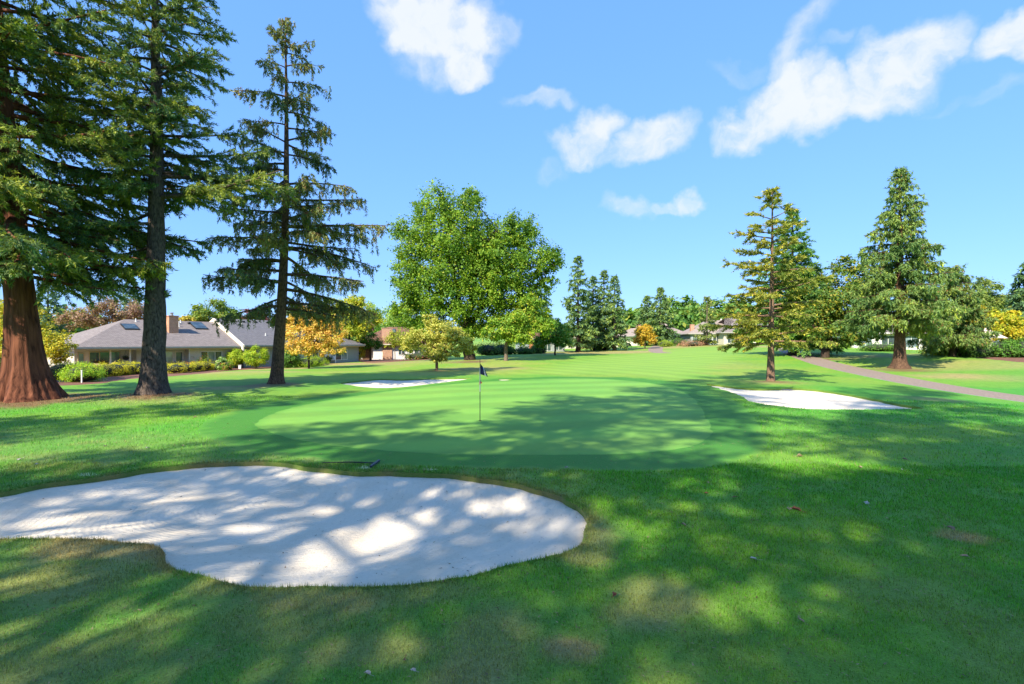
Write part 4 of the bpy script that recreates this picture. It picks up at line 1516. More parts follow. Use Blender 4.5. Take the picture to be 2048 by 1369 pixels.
def fir(name, label, px0, d, seed, ytop, wpx, c1=(.045, .095, .045), c2=(.12, .175, .058), yb=None, **kw):
    x, y, z = at(px0, d)
    h = zpx(ytop, d) - z
    k = d / F
    a = dict(limbs=80, face=(.0042 * d + .08, .0017 * d + .03), dens=max(8, 900 / d), rise=(-.1, .5), hang=.25, prof=.75, yellow=.3, low=.8, blen=.4, r0=h * .022)
    a.update(kw)
    R = wpx * k * 1.08
    zb = (zpx(yb, d) - z) if yb else h * .08
    o = conifer(name, (x, y, z), seed, h, zb, R, a.pop('limbs'), c1, c2, M[a.pop('bark', 'bark_dark')], **a)
    return tag(o, label, 'tree')


fir('fir_tree', 'tallest of the dark blue-green firs beside the huge maple', 1156, 86, 140, 512, 42)
fir('fir_tree', 'fir tucked close behind the tallest blue-green one', 1186, 93, 141, 552, 34)
fir('fir_tree', 'narrow fir nearest the fairway with bare grey foot', 1229, 90, 142, 552, 30, yb=690, bark='bark_pale')
fir('fir_tree', 'slim dark-trunked fir just behind the grey-footed one', 1208, 92, 143, 540, 26, yb=690)
fir('fir_tree', 'pointed fir behind the small round orange tree', 1321, 112, 144, 575, 34)
fir('fir_tree', 'shorter fir leaning against the pointed fir by the taupe roof', 1294, 116, 145, 592, 26)
fir('pine_tree', 'thin ragged conifer before the far brown and grey roofs', 1414, 100, 146, 594, 24, limbs=44, gap=.25, c1=(.07, .11, .04), c2=(.16, .18, .06), bark='bark_pale')
fir('fir_tree', 'far conifer tip showing between the maple and firs', 1093, 140, 147, 572, 18, limbs=50)
fir('cedar_tree', 'bluish conifer behind the house beside the red-barked trunk', 96, 84, 148, 548, 44, c1=(.05, .10, .07), c2=(.13, .19, .11))
fir('cedar_tree', 'bluish conifer seen between the two biggest trunks', 262, 92, 149, 556, 40, c1=(.045, .09, .07), c2=(.11, .16, .10))
fir('cedar_tree', 'grey-green conifer behind the slate roof near the lone spruce', 576, 90, 150, 620, 26, c1=(.06, .1, .07), c2=(.13, .17, .1), limbs=46)
fir('cedar_tree', 'young conifer right of the pale feathery tree', 806, 112, 151, 606, 18, limbs=46, c1=(.05, .12, .03), c2=(.12, .2, .04))
fir('cypress_tree', 'dark weeping conifer at the far edge beside the patio house', 2062, 58, 152, 520, 46, c1=(.03, .075, .045), c2=(.08, .14, .06), weep=.8, yb=690, limbs=90, prof=.55)

# ---- far wood: one mass
rngw = np.random.default_rng(77)
blobs = []
for (x0, x1, ytop, dd) in ((1215, 1560, 628, 165), (1240, 1500, 640, 140), (1330, 1500, 608, 210), (640, 860, 640, 150), (1900, 2150, 632, 150), (-150, 240, 630, 130), (1520, 1960, 640, 120), (1040, 1260, 655, 150), (300, 660, 655, 125)):
    n = int((x1 - x0) / 11)
    for i in range(n):
        px = rngw.uniform(x0, x1)
        d = dd + rngw.uniform(-12, 14)
        py = ytop + rngw.uniform(-18, 6)
        rx = rngw.uniform(15, 26)
        ry = rngw.uniform(16, 30)
        k = d / F
        zc = zpx(py + ry, d)
        blobs.append(((px - CX) * k, d, zc, rx * k, rx * k, ry * k))
        blobs.append(((px - CX) * k + rngw.uniform(-2, 2), d - 2, zc - ry * k * 1.3, rx * k * 1.1, rx * k, ry * k * 1.2))
V, Q, C = leaf_cloud(rngw, blobs, 95000, 1.7, (.045, .13, .028), (.16, .27, .045), (.3, .32, .05), .12, .34, 14)
o = mesh_np('woodland', V, [Q], M['leaf'], C)
tag(o, 'green wooded hillside closing the view behind the houses', None, None, 'stuff')

# ---- trees out of the picture whose shade lies over the green and the near bunker
ot = conifer('fir_tree', (-11.9, -6.2, zg(-11.9, -6.2)), 160, 39, 11, 5.6, 120, (.028, .07, .042), (.08, .13, .05), M['bark_grey'], r0=.27, face=(.3, .11), dens=8.0, rise=(-.05, .5), hang=.2, prof=.5, yellow=.3, low=.8, blen=.42, gap=.04)
tag(ot, 'tall fir standing behind the viewpoint, shading the green', 'tree', G_OFF)
ot.scale = (1.18, 1.18, 1.18)
for (x, y, s, rz, lab) in ((-19.5, -7, .70, 1.0, 'fir shading the left of the green from behind the viewpoint'), (-27, -3, .78, 2.1, 'fir shading the lawn by the red-barked tree'),
                           (5.5, -9.5, .92, 3.0, 'fir behind the viewpoint shading the grass before the far bunker'), (13.5, -8.5, .86, 4.1, 'fir behind the viewpoint shading the slope by the cart path'),
                           (-12.5, -13, .62, 5.0, 'fir behind the viewpoint shading the near bunker'), (24, -8, .9, .4, 'fir behind the viewpoint shading the lower cart path'), (-9.9, -16, .7, 2.6, 'fir farther behind the viewpoint shading the near grass'),
                           
                           (-3.8, -11, 1.15, 1.7, 'fir between others behind the viewpoint shading the right of the green'), (2.5, -11, .8, 5.6, 'fir far behind the viewpoint shading the right rough'), (-6.7, -15.5, .84, 2.2, 'fir behind the viewpoint shading the grass right of the near bunker'), (-1.0, -14.5, .8, .9, 'fir behind the viewpoint in the gap between two others')):
    c = copy_thing(ot, lab)
    c.location = (x, y, zg(x, y))
    c.rotation_euler = (0, 0, rz)
    c.scale = (s, s, s)

# ================================================================== HOUSES
def roof_uv(o):
    me = o.data
    uv = me.uv_layers.new(name='UVMap')
    for p in me.polygons:
        n = p.normal
        h = Vector((-n.y, n.x, 0))
        h = h.normalized() if h.length > 1e-4 else Vector((1, 0, 0))
        s = n.cross(h)
        for li in p.loop_indices:
            co = me.vertices[me.loops[li].vertex_index].co
            uv.data[li].uv = (co.dot(h), co.dot(s))
    return o


def window(house, u0, u1, w0, w1, v, panes=1, frame='white', glass='glass', fw=.06, axis='u', name='window'):
    """a framed window on the plane v (front) or on an end plane u=v when axis is 'v'"""
    f = MB()

    def bx(m, a0, a1, b0, b1, t0, t1):
        if axis == 'u':
            m.box(a0, a1, v + t0, v + t1, b0, b1)
        else:
            m.box(v + t0, v + t1, a0, a1, b0, b1)
    bx(f, u0, u1, w1 - fw, w1, -.05, .05)
    bx(f, u0, u1, w0, w0 + fw, -.06, .05)
    bx(f, u0, u0 + fw, w0 + fw, w1 - fw, -.05, .05)
    bx(f, u1 - fw, u1, w0 + fw, w1 - fw, -.05, .05)
    step = (u1 - u0) / panes
    for i in range(1, panes):
        bx(f, u0 + i * step - fw / 2, u0 + i * step + fw / 2, w0 + fw, w1 - fw, -.045, .05)
    o = f.build('window', M[frame], house)
    gl = glass if isinstance(glass, (list, tuple)) else [glass] * panes
    for i in range(panes):
        g = MB()
        a0 = u0 + i * step + (fw if i == 0 else fw / 2)
        a1 = u0 + (i + 1) * step - (fw if i == panes - 1 else fw / 2)
        bx(g, a0, a1, w0 + fw, w1 - fw, -.01, .01)
        g.build('pane', M[gl[i % len(gl)]], o)
    return o


def door(house, u0, u1, w0, w1, v, col='white', glass=None, handle=True):
    d = MB()
    if glass:
        d.box(u0, u0 + .12, v - .04, v + .04, w0, w1).box(u1 - .12, u1, v - .04, v + .04, w0, w1)
        d.box(u0 + .12, u1 - .12, v - .04, v + .04, w1 - .12, w1).box(u0 + .12, u1 - .12, v - .04, v + .04, w0, w0 + (w1 - w0) * .42)
    else:
        d.box(u0, u1, v - .04, v + .04, w0, w1)
        for k in range(2):
            d.box(u0 + .12, u1 - .12, v - .055, v - .042, w0 + .15 + k * (w1 - w0) * .48, w0 + (k + .9) * (w1 - w0) * .48)
    o = d.build('door', M[col], house)
    if glass:
        MB().box(u0 + .12, u1 - .12, v - .01, v + .01, w0 + (w1 - w0) * .42, w1 - .12).build('pane', M[glass], o)
    if handle:
        MB().box(u1 - .11, u1 - .06, v - .09, v - .05, w0 + 1.0, w0 + 1.12).build('handle', M['steel'], o)
    return o


def vent_pipe(roof, u, v, w, h, r=.05, mat='white'):
    MB().lathe(u, v, [(r * 2.2, w - .1), (r * 1.6, w + .04), (r, w + .06), (r, w + h)], 10).build('vent_pipe', M[mat], roof)


def skylight(roof, u0, u1, v0, v1, zf, th=.12):
    m = MB()
    m.slab([(u0, v0, zf(v0) + th), (u1, v0, zf(v0) + th), (u1, v1, zf(v1) + th), (u0, v1, zf(v1) + th)], th + .05)
    s = m.build('skylight', M['dark'], roof)
    e = .07
    g = MB().slab([(u0 + e, v0 + e, zf(v0 + e) + th + .02), (u1 - e, v0 + e, zf(v0 + e) + th + .02), (u1 - e, v1 - e, zf(v1 - e) + th + .02), (u0 + e, v1 - e, zf(v1 - e) + th + .02)], .015)
    g.build('pane', M['glass'], s)


def chimney(parent, u0, u1, v0, v1, w0, w1, mat='brick', pot=True):
    c = MB().box(u0, u1, v0, v1, w0, w1).build('chimney', M[mat], parent)
    MB().box(u0 - .05, u1 + .05, v0 - .05, v1 + .05, w1, w1 + .10).build('chimney_cap', M[mat], c)
    if pot:
        uc, vc = (u0 + u1) / 2, (v0 + v1) / 2
        MB().lathe(uc, vc, [(.14, w1 + .1), (.14, w1 + .34), (.22, w1 + .36), (.22, w1 + .42), (.05, w1 + .48)], 12).build('flue', M['steel'], c)
    return c


def house(label, loc, rz, L, D, eave, ridge, wall, roofm, kind='hip', over=.6, gut='gutter', wall_t=.2, hipL=True, hipR=True, floor=True, group=None, front_walls=None, thick=.16):
    """local axes: u along the front eave, v backwards, w up; the front eave is v=0"""
    o = empty('house', loc, rz, label, 'house', group)
    run = D / 2
    z = lambda v: eave + (ridge - eave) * (v / run if v <= run else (D - v) / run)
    a = run if (kind == 'hip' and hipL) else 0
    b = L - run if (kind == 'hip' and hipR) else L
    R = MB()
    R.slab([(0, 0, eave), (L, 0, eave), (b, run, ridge), (a, run, ridge)], thick)
    R.slab([(L, D, eave), (0, D, eave), (a, run, ridge), (b, run, ridge)], thick)
    if a > 0:
        R.slab([(0, D, eave), (0, 0, eave), (a, run, ridge)], thick)
    if b < L:
        R.slab([(L, 0, eave), (L, D, eave), (b, run, ridge)], thick)
    roof = roof_uv(R.build('roof', M[roofm], o))
    # walls
    e = eave - .14
    base = -.5
    segs = front_walls or [(over, L - over, over)]
    W = MB()
    for (u0, u1, v) in segs:
        W.box(u0, u1, v, v + wall_t, base, e)
    for (p, q) in zip(segs[:-1], segs[1:]):
        v0, v1 = sorted((p[2], q[2]))
        W.box(p[1] - .001, p[1] + wall_t, v0 + wall_t, v1, base, e)
    lft, rgt = over, L - over
    for s in ((lft, 0), (rgt, 1)):
        u = s[0]
        vv = segs[0][2] if s[1] == 0 else segs[-1][2]
        u0, u1 = (u, u + wall_t) if s[1] == 0 else (u - wall_t, u)
        W.box(u0, u1, vv + wall_t + .001, D - over, base, e)
    W.box(lft + wall_t, rgt - wall_t, D - over - wall_t, D - over - .001, base, e)
    W.build('wall', M[wall], o)
    for side, hip in (('l', a > 0), ('r', b < L)):
        if not hip:
            u = over if side == 'l' else L - over - wall_t
            gm = MB()
            n0 = [(u, over, e), (u, D - over, e), (u, run, z(run) - .3)]
            n1 = [(u + wall_t, p[1], p[2]) for p in n0]
            gm.poly(n0).poly(n1[::-1])
            for i in range(3):
                j = (i + 1) % 3
                gm.poly([n0[i], n1[i], n1[j], n0[j]])
            gm.build('gable_wall', M[wall], o)
    # gutter and soffit board
    G = MB().box(-.04, L + .04, -.13, .0, eave - .16, eave - .02)
    if a > 0:
        G.box(-.13, -.0, .02, D, eave - .16, eave - .02)
    if b < L:
        G.box(L, L + .13, .02, D, eave - .16, eave - .02)
    G.build('gutter', M[gut], o)
    S = MB().box(.02, L - .02, .01, over + .02, eave - .30, eave - .2)
    S.build('soffit', M['tan_trim'], o)
    return o, roof, z


HA = math.radians(57)
hx, hy, hz = at(148, 46.0)[0], 46.0, -.48
G1 = 'ranch houses'
# ---- grey roofed house with porch
o, roof, zf = house('grey roofed ranch house with porch and brick chimney behind two big trunks', (hx, hy, hz), HA, 15.6, 12.2, 2.62, 5.5, 'beige', 'shingle', 'hip', .7, hipR=False,
                    front_walls=[(.7, 5.4, 2.3), (5.4, 9.9, 1.5), (9.9, 14.9, .7)])
window(o, .95, 1.45, .75, 2.05, 2.3, 1, 'tan_trim', 'glass_pale')
window(o, 1.8, 4.3, .25, 2.15, 2.3, 3, 'tan_trim', ['glass', 'glass', 'glass_pale'])
window(o, 6.0, 7.4, .9, 2.1, 1.5, 1, 'white', 'glass_pale')
window(o, 7.6, 8.75, .35, 2.1, 1.5, 1, 'cream', 'glass_white')
door(o, 8.9, 9.75, .12, 2.12, 1.5, 'cream', 'glass')
window(o, 11.1, 13.4, .75, 2.05, .7, 3, 'white', ['glass', 'glass_pale', 'glass'])
for u in (4.5, 5.9, 2.9):
    MB().box(u, u + .11, .62, .73, .0, 2.45).build('post', M['cream'], o)
deck = MB().box(.72, 9.9, -.1, 2.3, -.4, .08).build('porch_floor', M['tan_trim'], o)
rail = MB().box(2.2, 5.95, .60, .68, .86, .93).box(2.2, 5.95, .61, .67, .2, .26).build('railing', M['white'], o)
bal = MB().box(-.02, .02, -.02, .02, .26, .86).build('baluster', M['white'], rail)
bal.location = (2.3, .64, 0)
for k in range(1, 24):
    c = bal.copy()
    COL.objects.link(c)
    c.parent = rail
    c.location = (2.3 + k * .155, .64, 0)
chimney(roof, 9.0, 9.95, 3.0, 4.0, 3.4, 5.85)
skylight(roof, 5.2, 6.5, 3.6, 4.8, zf)
skylight(roof, 12.2, 13.6, 4.0, 5.7, zf)
for u, v in ((10.7, 4.6), (11.0, 5.3), (6.9, 5.6), (11.3, 5.6)):
    vent_pipe(roof, u, v, zf(v), .34)
for u in (9.6, 10.8, 12.0):
    MB().box(u, u + .3, 5.3, 5.6, zf(5.3) - .05, zf(5.6) + .08).build('roof_vent', M['dark'], roof)
MB().bar((9.95, .62, 2.4), (9.95, .62, .0), .08).bar((9.95, .62, 2.4), (10.4, -.06, 2.5), .08).build('downpipe', M['white'], o)

# ---- slate roofed neighbour with cream gable
nx, ny = hx + math.cos(HA) * 15.3 + math.sin(HA) * .5, hy + math.sin(HA) * 15.3 - math.cos(HA) * .5
o2, roof2, zf2 = house('slate roofed ranch house with cream gable edge behind the lone spruce', (nx, ny, hz), HA, 17.5, 13.2, 2.72, 5.95, 'slate_blue', 'shingle2', 'hip', .6, hipL=False,
                       front_walls=[(.25, 17.0, .7)])
gm = MB()
run = 6.6
for (va, vb) in ((-.05, run), (13.25, run)):
    za, zb_ = zf2(max(0, min(13.2, va))) - .02, zf2(vb) - .02
    p = [(-.16, va, za + .05), (-.16, vb, zb_ + .05), (-.16, vb, zb_ - .62), (-.16, va, za - .62)]
    q = [(-.02, a_[1], a_[2]) for a_ in p]
    gm.poly(p).poly(q[::-1])
    for i in range(4):
        j = (i + 1) % 4
        gm.poly([p[i], q[i], q[j], p[j]])
gm.build('rake_board', M['cream'], o2)
window(o2, 2.2, 3.4, .75, 2.0, .7, 2, 'white', 'glass')
window(o2, 8.5, 10.3, .6, 2.1, .7, 2, 'white', 'glass')
window(o2, 13.0, 15.0, .6, 2.1, .7, 2, 'white', ['glass', 'glass_pale'])
door(o2, 11.3, 12.2, .0, 2.1, .7, 'white')
MB().box(.9, 1.5, .62, .68, -.2, .0).build('crawl_vent', M['dark'], o2)
MB().box(3.8, 4.4, .62, .68, -.2, .0).build('crawl_vent', M['dark'], o2)
for u, v in ((2.5, 5.0), (4.0, 2.4), (6.0, 4.6)):
    vent_pipe(roof2, u, v, zf2(v), .3)
for u in (1.5, 3.0, 4.6, 6.2, 7.8):
    MB().box(u, u + .3, 5.7, 6.0, zf2(5.7) - .05, zf2(6.0) + .08).build('roof_vent', M['dark'], roof2)

# ---- brown shake roofed house with brick
px0, dd = 700, 82.0
x, y, z = at(px0, dd)
ha = math.radians(16)
o3, roof3, zf3 = house('brown shake roofed house with wide brick chimney and garden door', (x, y, -.45), ha, 15.5, 12.5, 2.75, 5.7, 'white', 'shake', 'hip', .7, gut='cream',
                       front_walls=[(.7, 3.6, 1.6), (3.6, 14.8, .7)])
MB().box(1.9, 3.3, 1.5, 1.595, -.4, 2.55).build('brick_panel', M['bark_brown'], o3)
MB().box(5.1, 6.6, .52, .69, -.4, 2.55).build('brick_panel', M['brick'], o3)
chimney(roof3, 5.0, 6.7, 1.2, 2.2, 2.6, 5.3, pot=False)
window(o3, 7.6, 8.7, .9, 2.2, .7, 2, 'white', 'glass')
window(o3, 10.2, 11.8, .3, 2.2, .7, 2, 'white', 'glass')
window(o3, 12.2, 14.2, .3, 2.2, .7, 2, 'white', 'glass_pale')
door(o3, .9, 1.7, .0, 2.1, 1.6, 'slate_blue')
skylight(roof3, 6.0, 7.4, 3.8, 5.2, zf3)
MB().lathe(9.3, 5.8, [(.03, 5.2), (.03, 8.2), (.01, 8.25)], 6).build('aerial', M['steel'], roof3)

# ---- low house under the maple
x, y, z = at(1040, 88.0)
o4, roof4, zf4 = house('low brown roofed house in the shade behind the huge maple', (x, y, z - .1), math.radians(8), 8.6, 10, 2.55, 4.8, 'slate_blue', 'shake', 'hip', .6, gut='gutter')
window(o4, 2.9, 5.6, .35, 2.15, .6, 4, 'white', ['glass_pale', 'glass'])
window(o4, 6.3, 7.6, .5, 2.1, .6, 2, 'white', 'glass')
door(o4, 1.7, 2.6, .0, 2.1, .6, 'terracotta')
# ---- house behind the firs
x, y, z = at(1128, 108.0)
o5, roof5, zf5 = house('long low house with brick wall hidden behind the blue-green firs', (x, y, z), math.radians(5), 12.5, 9, 2.4, 4.0, 'beige', 'shake', 'hip', .5)
MB().box(3.6, 6.6, .40, .495, -.4, 2.2).build('brick_panel', M['brick'], o5)
window(o5, 1.5, 3.2, .5, 2.0, .5, 2, 'white', 'glass_pale')
window(o5, 7.4, 9.2, .6, 2.0, .5, 2, 'white', 'glass')
# ---- small gabled house beyond the firs
x, y, z = at(1232, 128.0)
o6, roof6, zf6 = house('small cream gabled house with brick chimney beyond the firs', (x, y, z), math.radians(-68), 9.0, 5.4, 2.5, 4.4, 'cream', 'taupe_roof', 'gable', .4)
chimney(roof6, 5.2, 6.2, 2.2, 3.1, 3.2, 5.2, pot=False)
window(o6, 1.5, 3.0, .8, 2.0, .4, 2, 'white', 'glass')
window(o6, 1.6, 3.4, .8, 2.0, 8.6, 2, 'white', 'glass', axis='v')
# ---- taupe hip roof behind the orange tree
x, y, z = at(1318, 122.0)
o7, roof7, zf7 = house('taupe hip roofed bungalow with raised middle roof beyond the fairway', (x, y, z), math.radians(-6), 7.6, 8, 2.5, 4.3, 'beige', 'taupe_roof', 'hip', .6)
window(o7, 1.2, 2.6, .4, 2.1, .6, 2, 'white', 'glass')
window(o7, 3.4, 4.8, .4, 2.1, .6, 2, 'white', 'glass')
window(o7, 5.4, 6.6, .4, 2.1, .6, 2, 'white', 'glass_pale')
R = MB()
R.slab([(.2, 2.6, 4.0), (3.4, 2.6, 4.0), (2.2, 4.0, 5.4), (1.4, 4.0, 5.4)], .15)
R.slab([(3.4, 2.6, 4.0), (3.4, 5.4, 4.0), (2.2, 4.0, 5.4)], .15)
R.slab([(.2, 5.4, 4.0), (.2, 2.6, 4.0), (1.4, 4.0, 5.4)], .15)
R.slab([(3.4, 5.4, 4.0), (.2, 5.4, 4.0), (1.4, 4.0, 5.4), (2.2, 4.0, 5.4)], .15)
roof_uv(R.build('upper_roof', M['taupe_roof'], o7))
# ---- grey roof with big cream gable
x, y, z = at(1378, 112.0)
o8, roof8, zf8 = house('house with broad windows and tall cream slanting gable wall', (x, y, z), math.radians(-4), 8.4, 10.5, 2.55, 5.6, 'slate_blue', 'taupe_roof', 'hip', .5, hipR=False)
window(o8, .9, 4.2, .4, 2.1, .5, 4, 'white', 'glass_pale')
window(o8, 5.2, 6.8, .3, 2.2, .5, 2, 'white', 'glass')
chimney(roof8, .9, 1.7, 2.0, 2.8, 2.8, 4.5, pot=False)
skylight(roof8, 5.6, 6.8, 3.4, 4.8, zf8)
gm = MB()
p = [(8.45, -.6, -.2), (8.45, 5.25, 6.0), (8.45, 10.9, .0)]
q = [(8.7, a_[1], a_[2]) for a_ in p]
gm.poly(p).poly(q[::-1])
for i in range(3):
    gm.poly([p[i], q[i], q[(i + 1) % 3], p[(i + 1) % 3]])
gm.build('rake_wall', M['cream'], o8)
gm = MB().slab([(6.2, -.8, 1.0), (8.4, -.4, .9), (8.4, -.2, 6.0), (8.0, -.1, 6.0)], .25)
# ---- tall grey roof
x, y, z = at(1444, 108.0)
o9, roof9, zf9 = house('tall grey roofed house with eyebrow dormer at the top of the fairway', (x, y, z), math.radians(-3), 8.4, 11.5, 2.6, 6.0, 'beige', 'shingle', 'hip', .6)
window(o9, 1.3, 2.8, .3, 2.1, .6, 2, 'white', 'glass')
window(o9, 4.4, 6.6, .3, 2.1, .6, 2, 'white', 'glass')
door(o9, 3.2, 4.0, .0, 2.1, .6, 'white')
dm = MB().slab([(4.6, 2.2, 4.35), (6.6, 2.2, 4.35), (6.2, 4.0, 5.05), (5.0, 4.0, 5.05)], .12).build('dormer_roof', M['shingle'], o9)
MB().box(4.9, 6.3, 2.5, 2.6, 3.6, 4.3).build('dormer_window', M['glass'], o9)
# ---- house behind the right-hand trees
x, y, z = at(1500, 102.0)
o10, roof10, zf10 = house('pale house with grey roof glimpsed behind the dark fir', (x, y, z), math.radians(-3), 15.5, 10, 2.6, 4.9, 'beige', 'shingle', 'hip', .6)
for k in range(5):
    window(o10, 1.4 + k * 2.8, 3.0 + k * 2.8, .4, 2.1, .6, 2, 'white', 'glass' if k % 2 else 'glass_pale')
x, y, z = at(1700, 78.0)
o11, roof11, zf11 = house('white house glimpsed beneath the branches of the weeping spruce', (x, y, z - .2), math.radians(-14), 14.0, 10, 2.55, 4.7, 'white', 'shingle', 'hip', .6, gut='white')
for k in range(4):
    window(o11, 1.4 + k * 3.0, 3.2 + k * 3.0, .3 + .4 * (k % 2), 2.1, .6, 2, 'white', 'glass' if k % 2 else 'glass_pale')
# ---- patio house
x, y, z = at(1930, 62.0)
o12, roof12, zf12 = house('peach walled house with grey roof behind the patio parasols', (x, y, z - .1), math.radians(-20), 13.0, 10, 2.55, 4.6, 'cream', 'shingle', 'hip', .7, gut='tan_trim')
window(o12, 1.0, 2.6, .3, 2.1, .7, 2, 'white', 'glass')
window(o12, 3.0, 4.4, .7, 2.0, .7, 2, 'white', 'glass_pale')
door(o12, 5.0, 5.9, .0, 2.1, .7, 'dark')
window(o12, 6.6, 8.6, .6, 2.1, .7, 2, 'white', 'glass_pale')
MB().box(.4, 7.2, -2.6, .69, -.4, .06).build('patio_slab', M['cream'], o12)

# ================================================================== SHRUBS
def row(px0, py0, px1, py1, n, rx, rz, ry=None):
    """hedge of touching lumps on the ground from one photo point to another"""
    a, b = np.array(pg(px0, py0)), np.array(pg(px1, py1))
    loc = tuple(a)
    out = []
    rng = np.random.default_rng(int(px0))
    for i in range(n):
        p = a + (b - a) * (i / max(1, n - 1)) - a
        out.append((p[0], p[1], p[2] + rz * .85 * rng.uniform(.92, 1.08), rx, ry or rx, rz))
    return loc, out


YG = ((.33, .33, .02), (.62, .56, .04))
loc, bl = row(204, 754, 285, 747, 5, 1.05, .62)
shrub('hedge', loc, 301, bl, 9000, .09, *YG, 'clipped yellow hedge before the porch railing', 'hedge', c3=(.25, .32, .03), p3=.2)
loc, bl = row(350, 747, 438, 738, 6, .95, .5)
shrub('hedge', loc, 302, bl, 9000, .09, *YG, 'long yellow hedge beside the brick step, before the patio chair', 'hedge', c3=(.25, .32, .03), p3=.2)
x, y, z = pg(168, 764)
shrub('shrub', (x, y, z), 303, [(0, 0, .5, 1.05, .95, .62), (-.75, .1, .32, .55, .6, .42)], 8000, .075, (.14, .30, .025), (.36, .52, .04), 'bright green rounded shrub behind the short white post', c3=(.5, .45, .04), p3=.12)
x, y, z = pg(122, 759)
shrub('shrub', (x, y, z), 304, [(0, 0, .65, 1.1, .9, .75), (.6, .3, .5, .8, .8, .6)], 6000, .11, (.035, .08, .02), (.12, .18, .04), 'dark leafy shrub at the corner of the porch', c3=(.2, .12, .05), p3=.2)
x, y, z = pg(12, 772)
shrub('shrub', (x, y, z), 305, [(0, 0, .7, 1.2, .9, .9), (-1.0, .2, .6, 1.0, .9, .8)], 6000, .12, (.03, .075, .02), (.13, .2, .04), 'dark shrub against the foot of the red-barked tree', c3=(.2, .1, .05), p3=.15)


def grass_clump(name, loc, seed, h, r, n, c1, c2, label):
    rng = np.random.default_rng(seed)
    o = empty(name, loc, 0, label, 'grass plant')
    az = rng.uniform(0, 2 * PI, n)
    ln = np.abs(rng.normal(.5, .3, n))
    B = np.stack([np.cos(az) * r * .25 * rng.uniform(0, 1, n), np.sin(az) * r * .25 * rng.uniform(0, 1, n), np.zeros(n)], 1)
    hh = h * rng.uniform(.6, 1.1, n)
    Mx = B + np.stack([np.cos(az) * np.sin(ln) * hh * .6, np.sin(az) * np.sin(ln) * hh * .6, np.cos(ln) * hh * .75], 1)
    T = Mx + np.stack([np.cos(az) * r * .5, np.sin(az) * r * .5, hh * .12 * rng.normal(0, 1, n)], 1)
    S = np.stack([-np.sin(az), np.cos(az), np.zeros(n)], 1) * .03
    V = np.stack([B - S, B + S, Mx + S * .8, T, Mx - S * .8], 1).reshape(-1, 3)
    P = np.arange(5 * n).reshape(-1, 5)
    c = lerp(np.array(c1), np.array(c2), rng.uniform(0, 1, (n, 1)))
    mesh_np('blades', V, [P], M['leaf'], c, False, o)
    return o


x, y, z = pg(178, 748)
grass_clump('fountain_grass', (x, y + .8, z), 306, 1.5, 1.1, 900, (.38, .17, .06), (.62, .36, .12), 'orange fountain grass before the porch windows')
x, y, z = pg(203, 751)
grass_clump('fountain_grass', (x, y + .3, z), 307, 1.15, 1.0, 800, (.5, .38, .24), (.7, .58, .4), 'pale pinkish fountain grass beside the orange one')


def ball_tree(px, py, seed, rx, rz, zc, label):
    x, y, z = pg(px, py)
    o = broadleaf('topiary_tree', (x, y, z), seed, [(0, 0, zc, rx, rx, rz)], [([(0, 0, 0), (.05, 0, zc * .5), (0, 0, zc - rz * .4)], .08, .06)], 9000, .13, (.12, .24, .02), (.42, .5, .03), M['bark_pale'],
                  (.5, .42, .04), .12, .28, 60, .8, (.7, 1.0), .5, limb_r=.035)
    return tag(o, label, 'tree')


ball_tree(473, 737, 310, .92, .85, 1.25, 'smaller of two ball-clipped trees by the slate house')
ball_tree(512, 738, 311, 1.18, 1.12, 1.4, 'larger ball-clipped tree beside the lone spruce trunk')
x, y, z = pg(578, 736)
shrub('shrub', (x, y, z), 312, [(0, 0, .95, 1.0, .9, 1.15)], 5000, .16, (.05, .14, .03), (.16, .28, .05), 'upright glossy green shrub just right of the lone spruce trunk')
loc, bl = row(610, 735, 636, 731, 3, 1.2, .58)
shrub('hedge', loc, 313, bl, 7000, .10, (.10, .22, .02), (.34, .42, .03), 'low clipped green hedge under the orange tree', 'hedge')
loc, bl = row(652, 727, 668, 725, 2, .9, .6)
shrub('hedge', loc, 314, bl, 3500, .11, (.04, .1, .02), (.10, .17, .03), 'dark low hedge end beside the white bench', 'hedge')
loc, bl = row(680, 724, 700, 722, 3, 1.0, .72)
shrub('hedge', loc, 315, bl, 4000, .12, (.03, .09, .02), (.09, .16, .03), 'dark green hedge behind the white bench', 'hedge')
x, y, z = pg(708, 723)
shrub('shrub', (x, y, z), 316, [(0, 0, 1.1, 1.35, 1.1, 1.15), (.4, 0, 1.5, .9, .9, .8)], 5000, .16, (.2, .22, .02), (.5, .42, .03), 'yellow leaved bush by the staked sapling', c3=(.5, .28, .03), p3=.15)


def flower_bush(px, py, seed, rx, rz, cf, label, d=None, cl=((.07, .2, .02), (.25, .4, .04)), pf=.2, leaf=.10):
    x, y, z = pg(px, py) if d is None else at(px, d)
    return shrub('flower_bush', (x, y, z), seed, [(0, 0, rz * .8, rx, rx * .9, rz)], 2600, leaf, *cl, label, 'flowers', c3=cf, p3=pf)


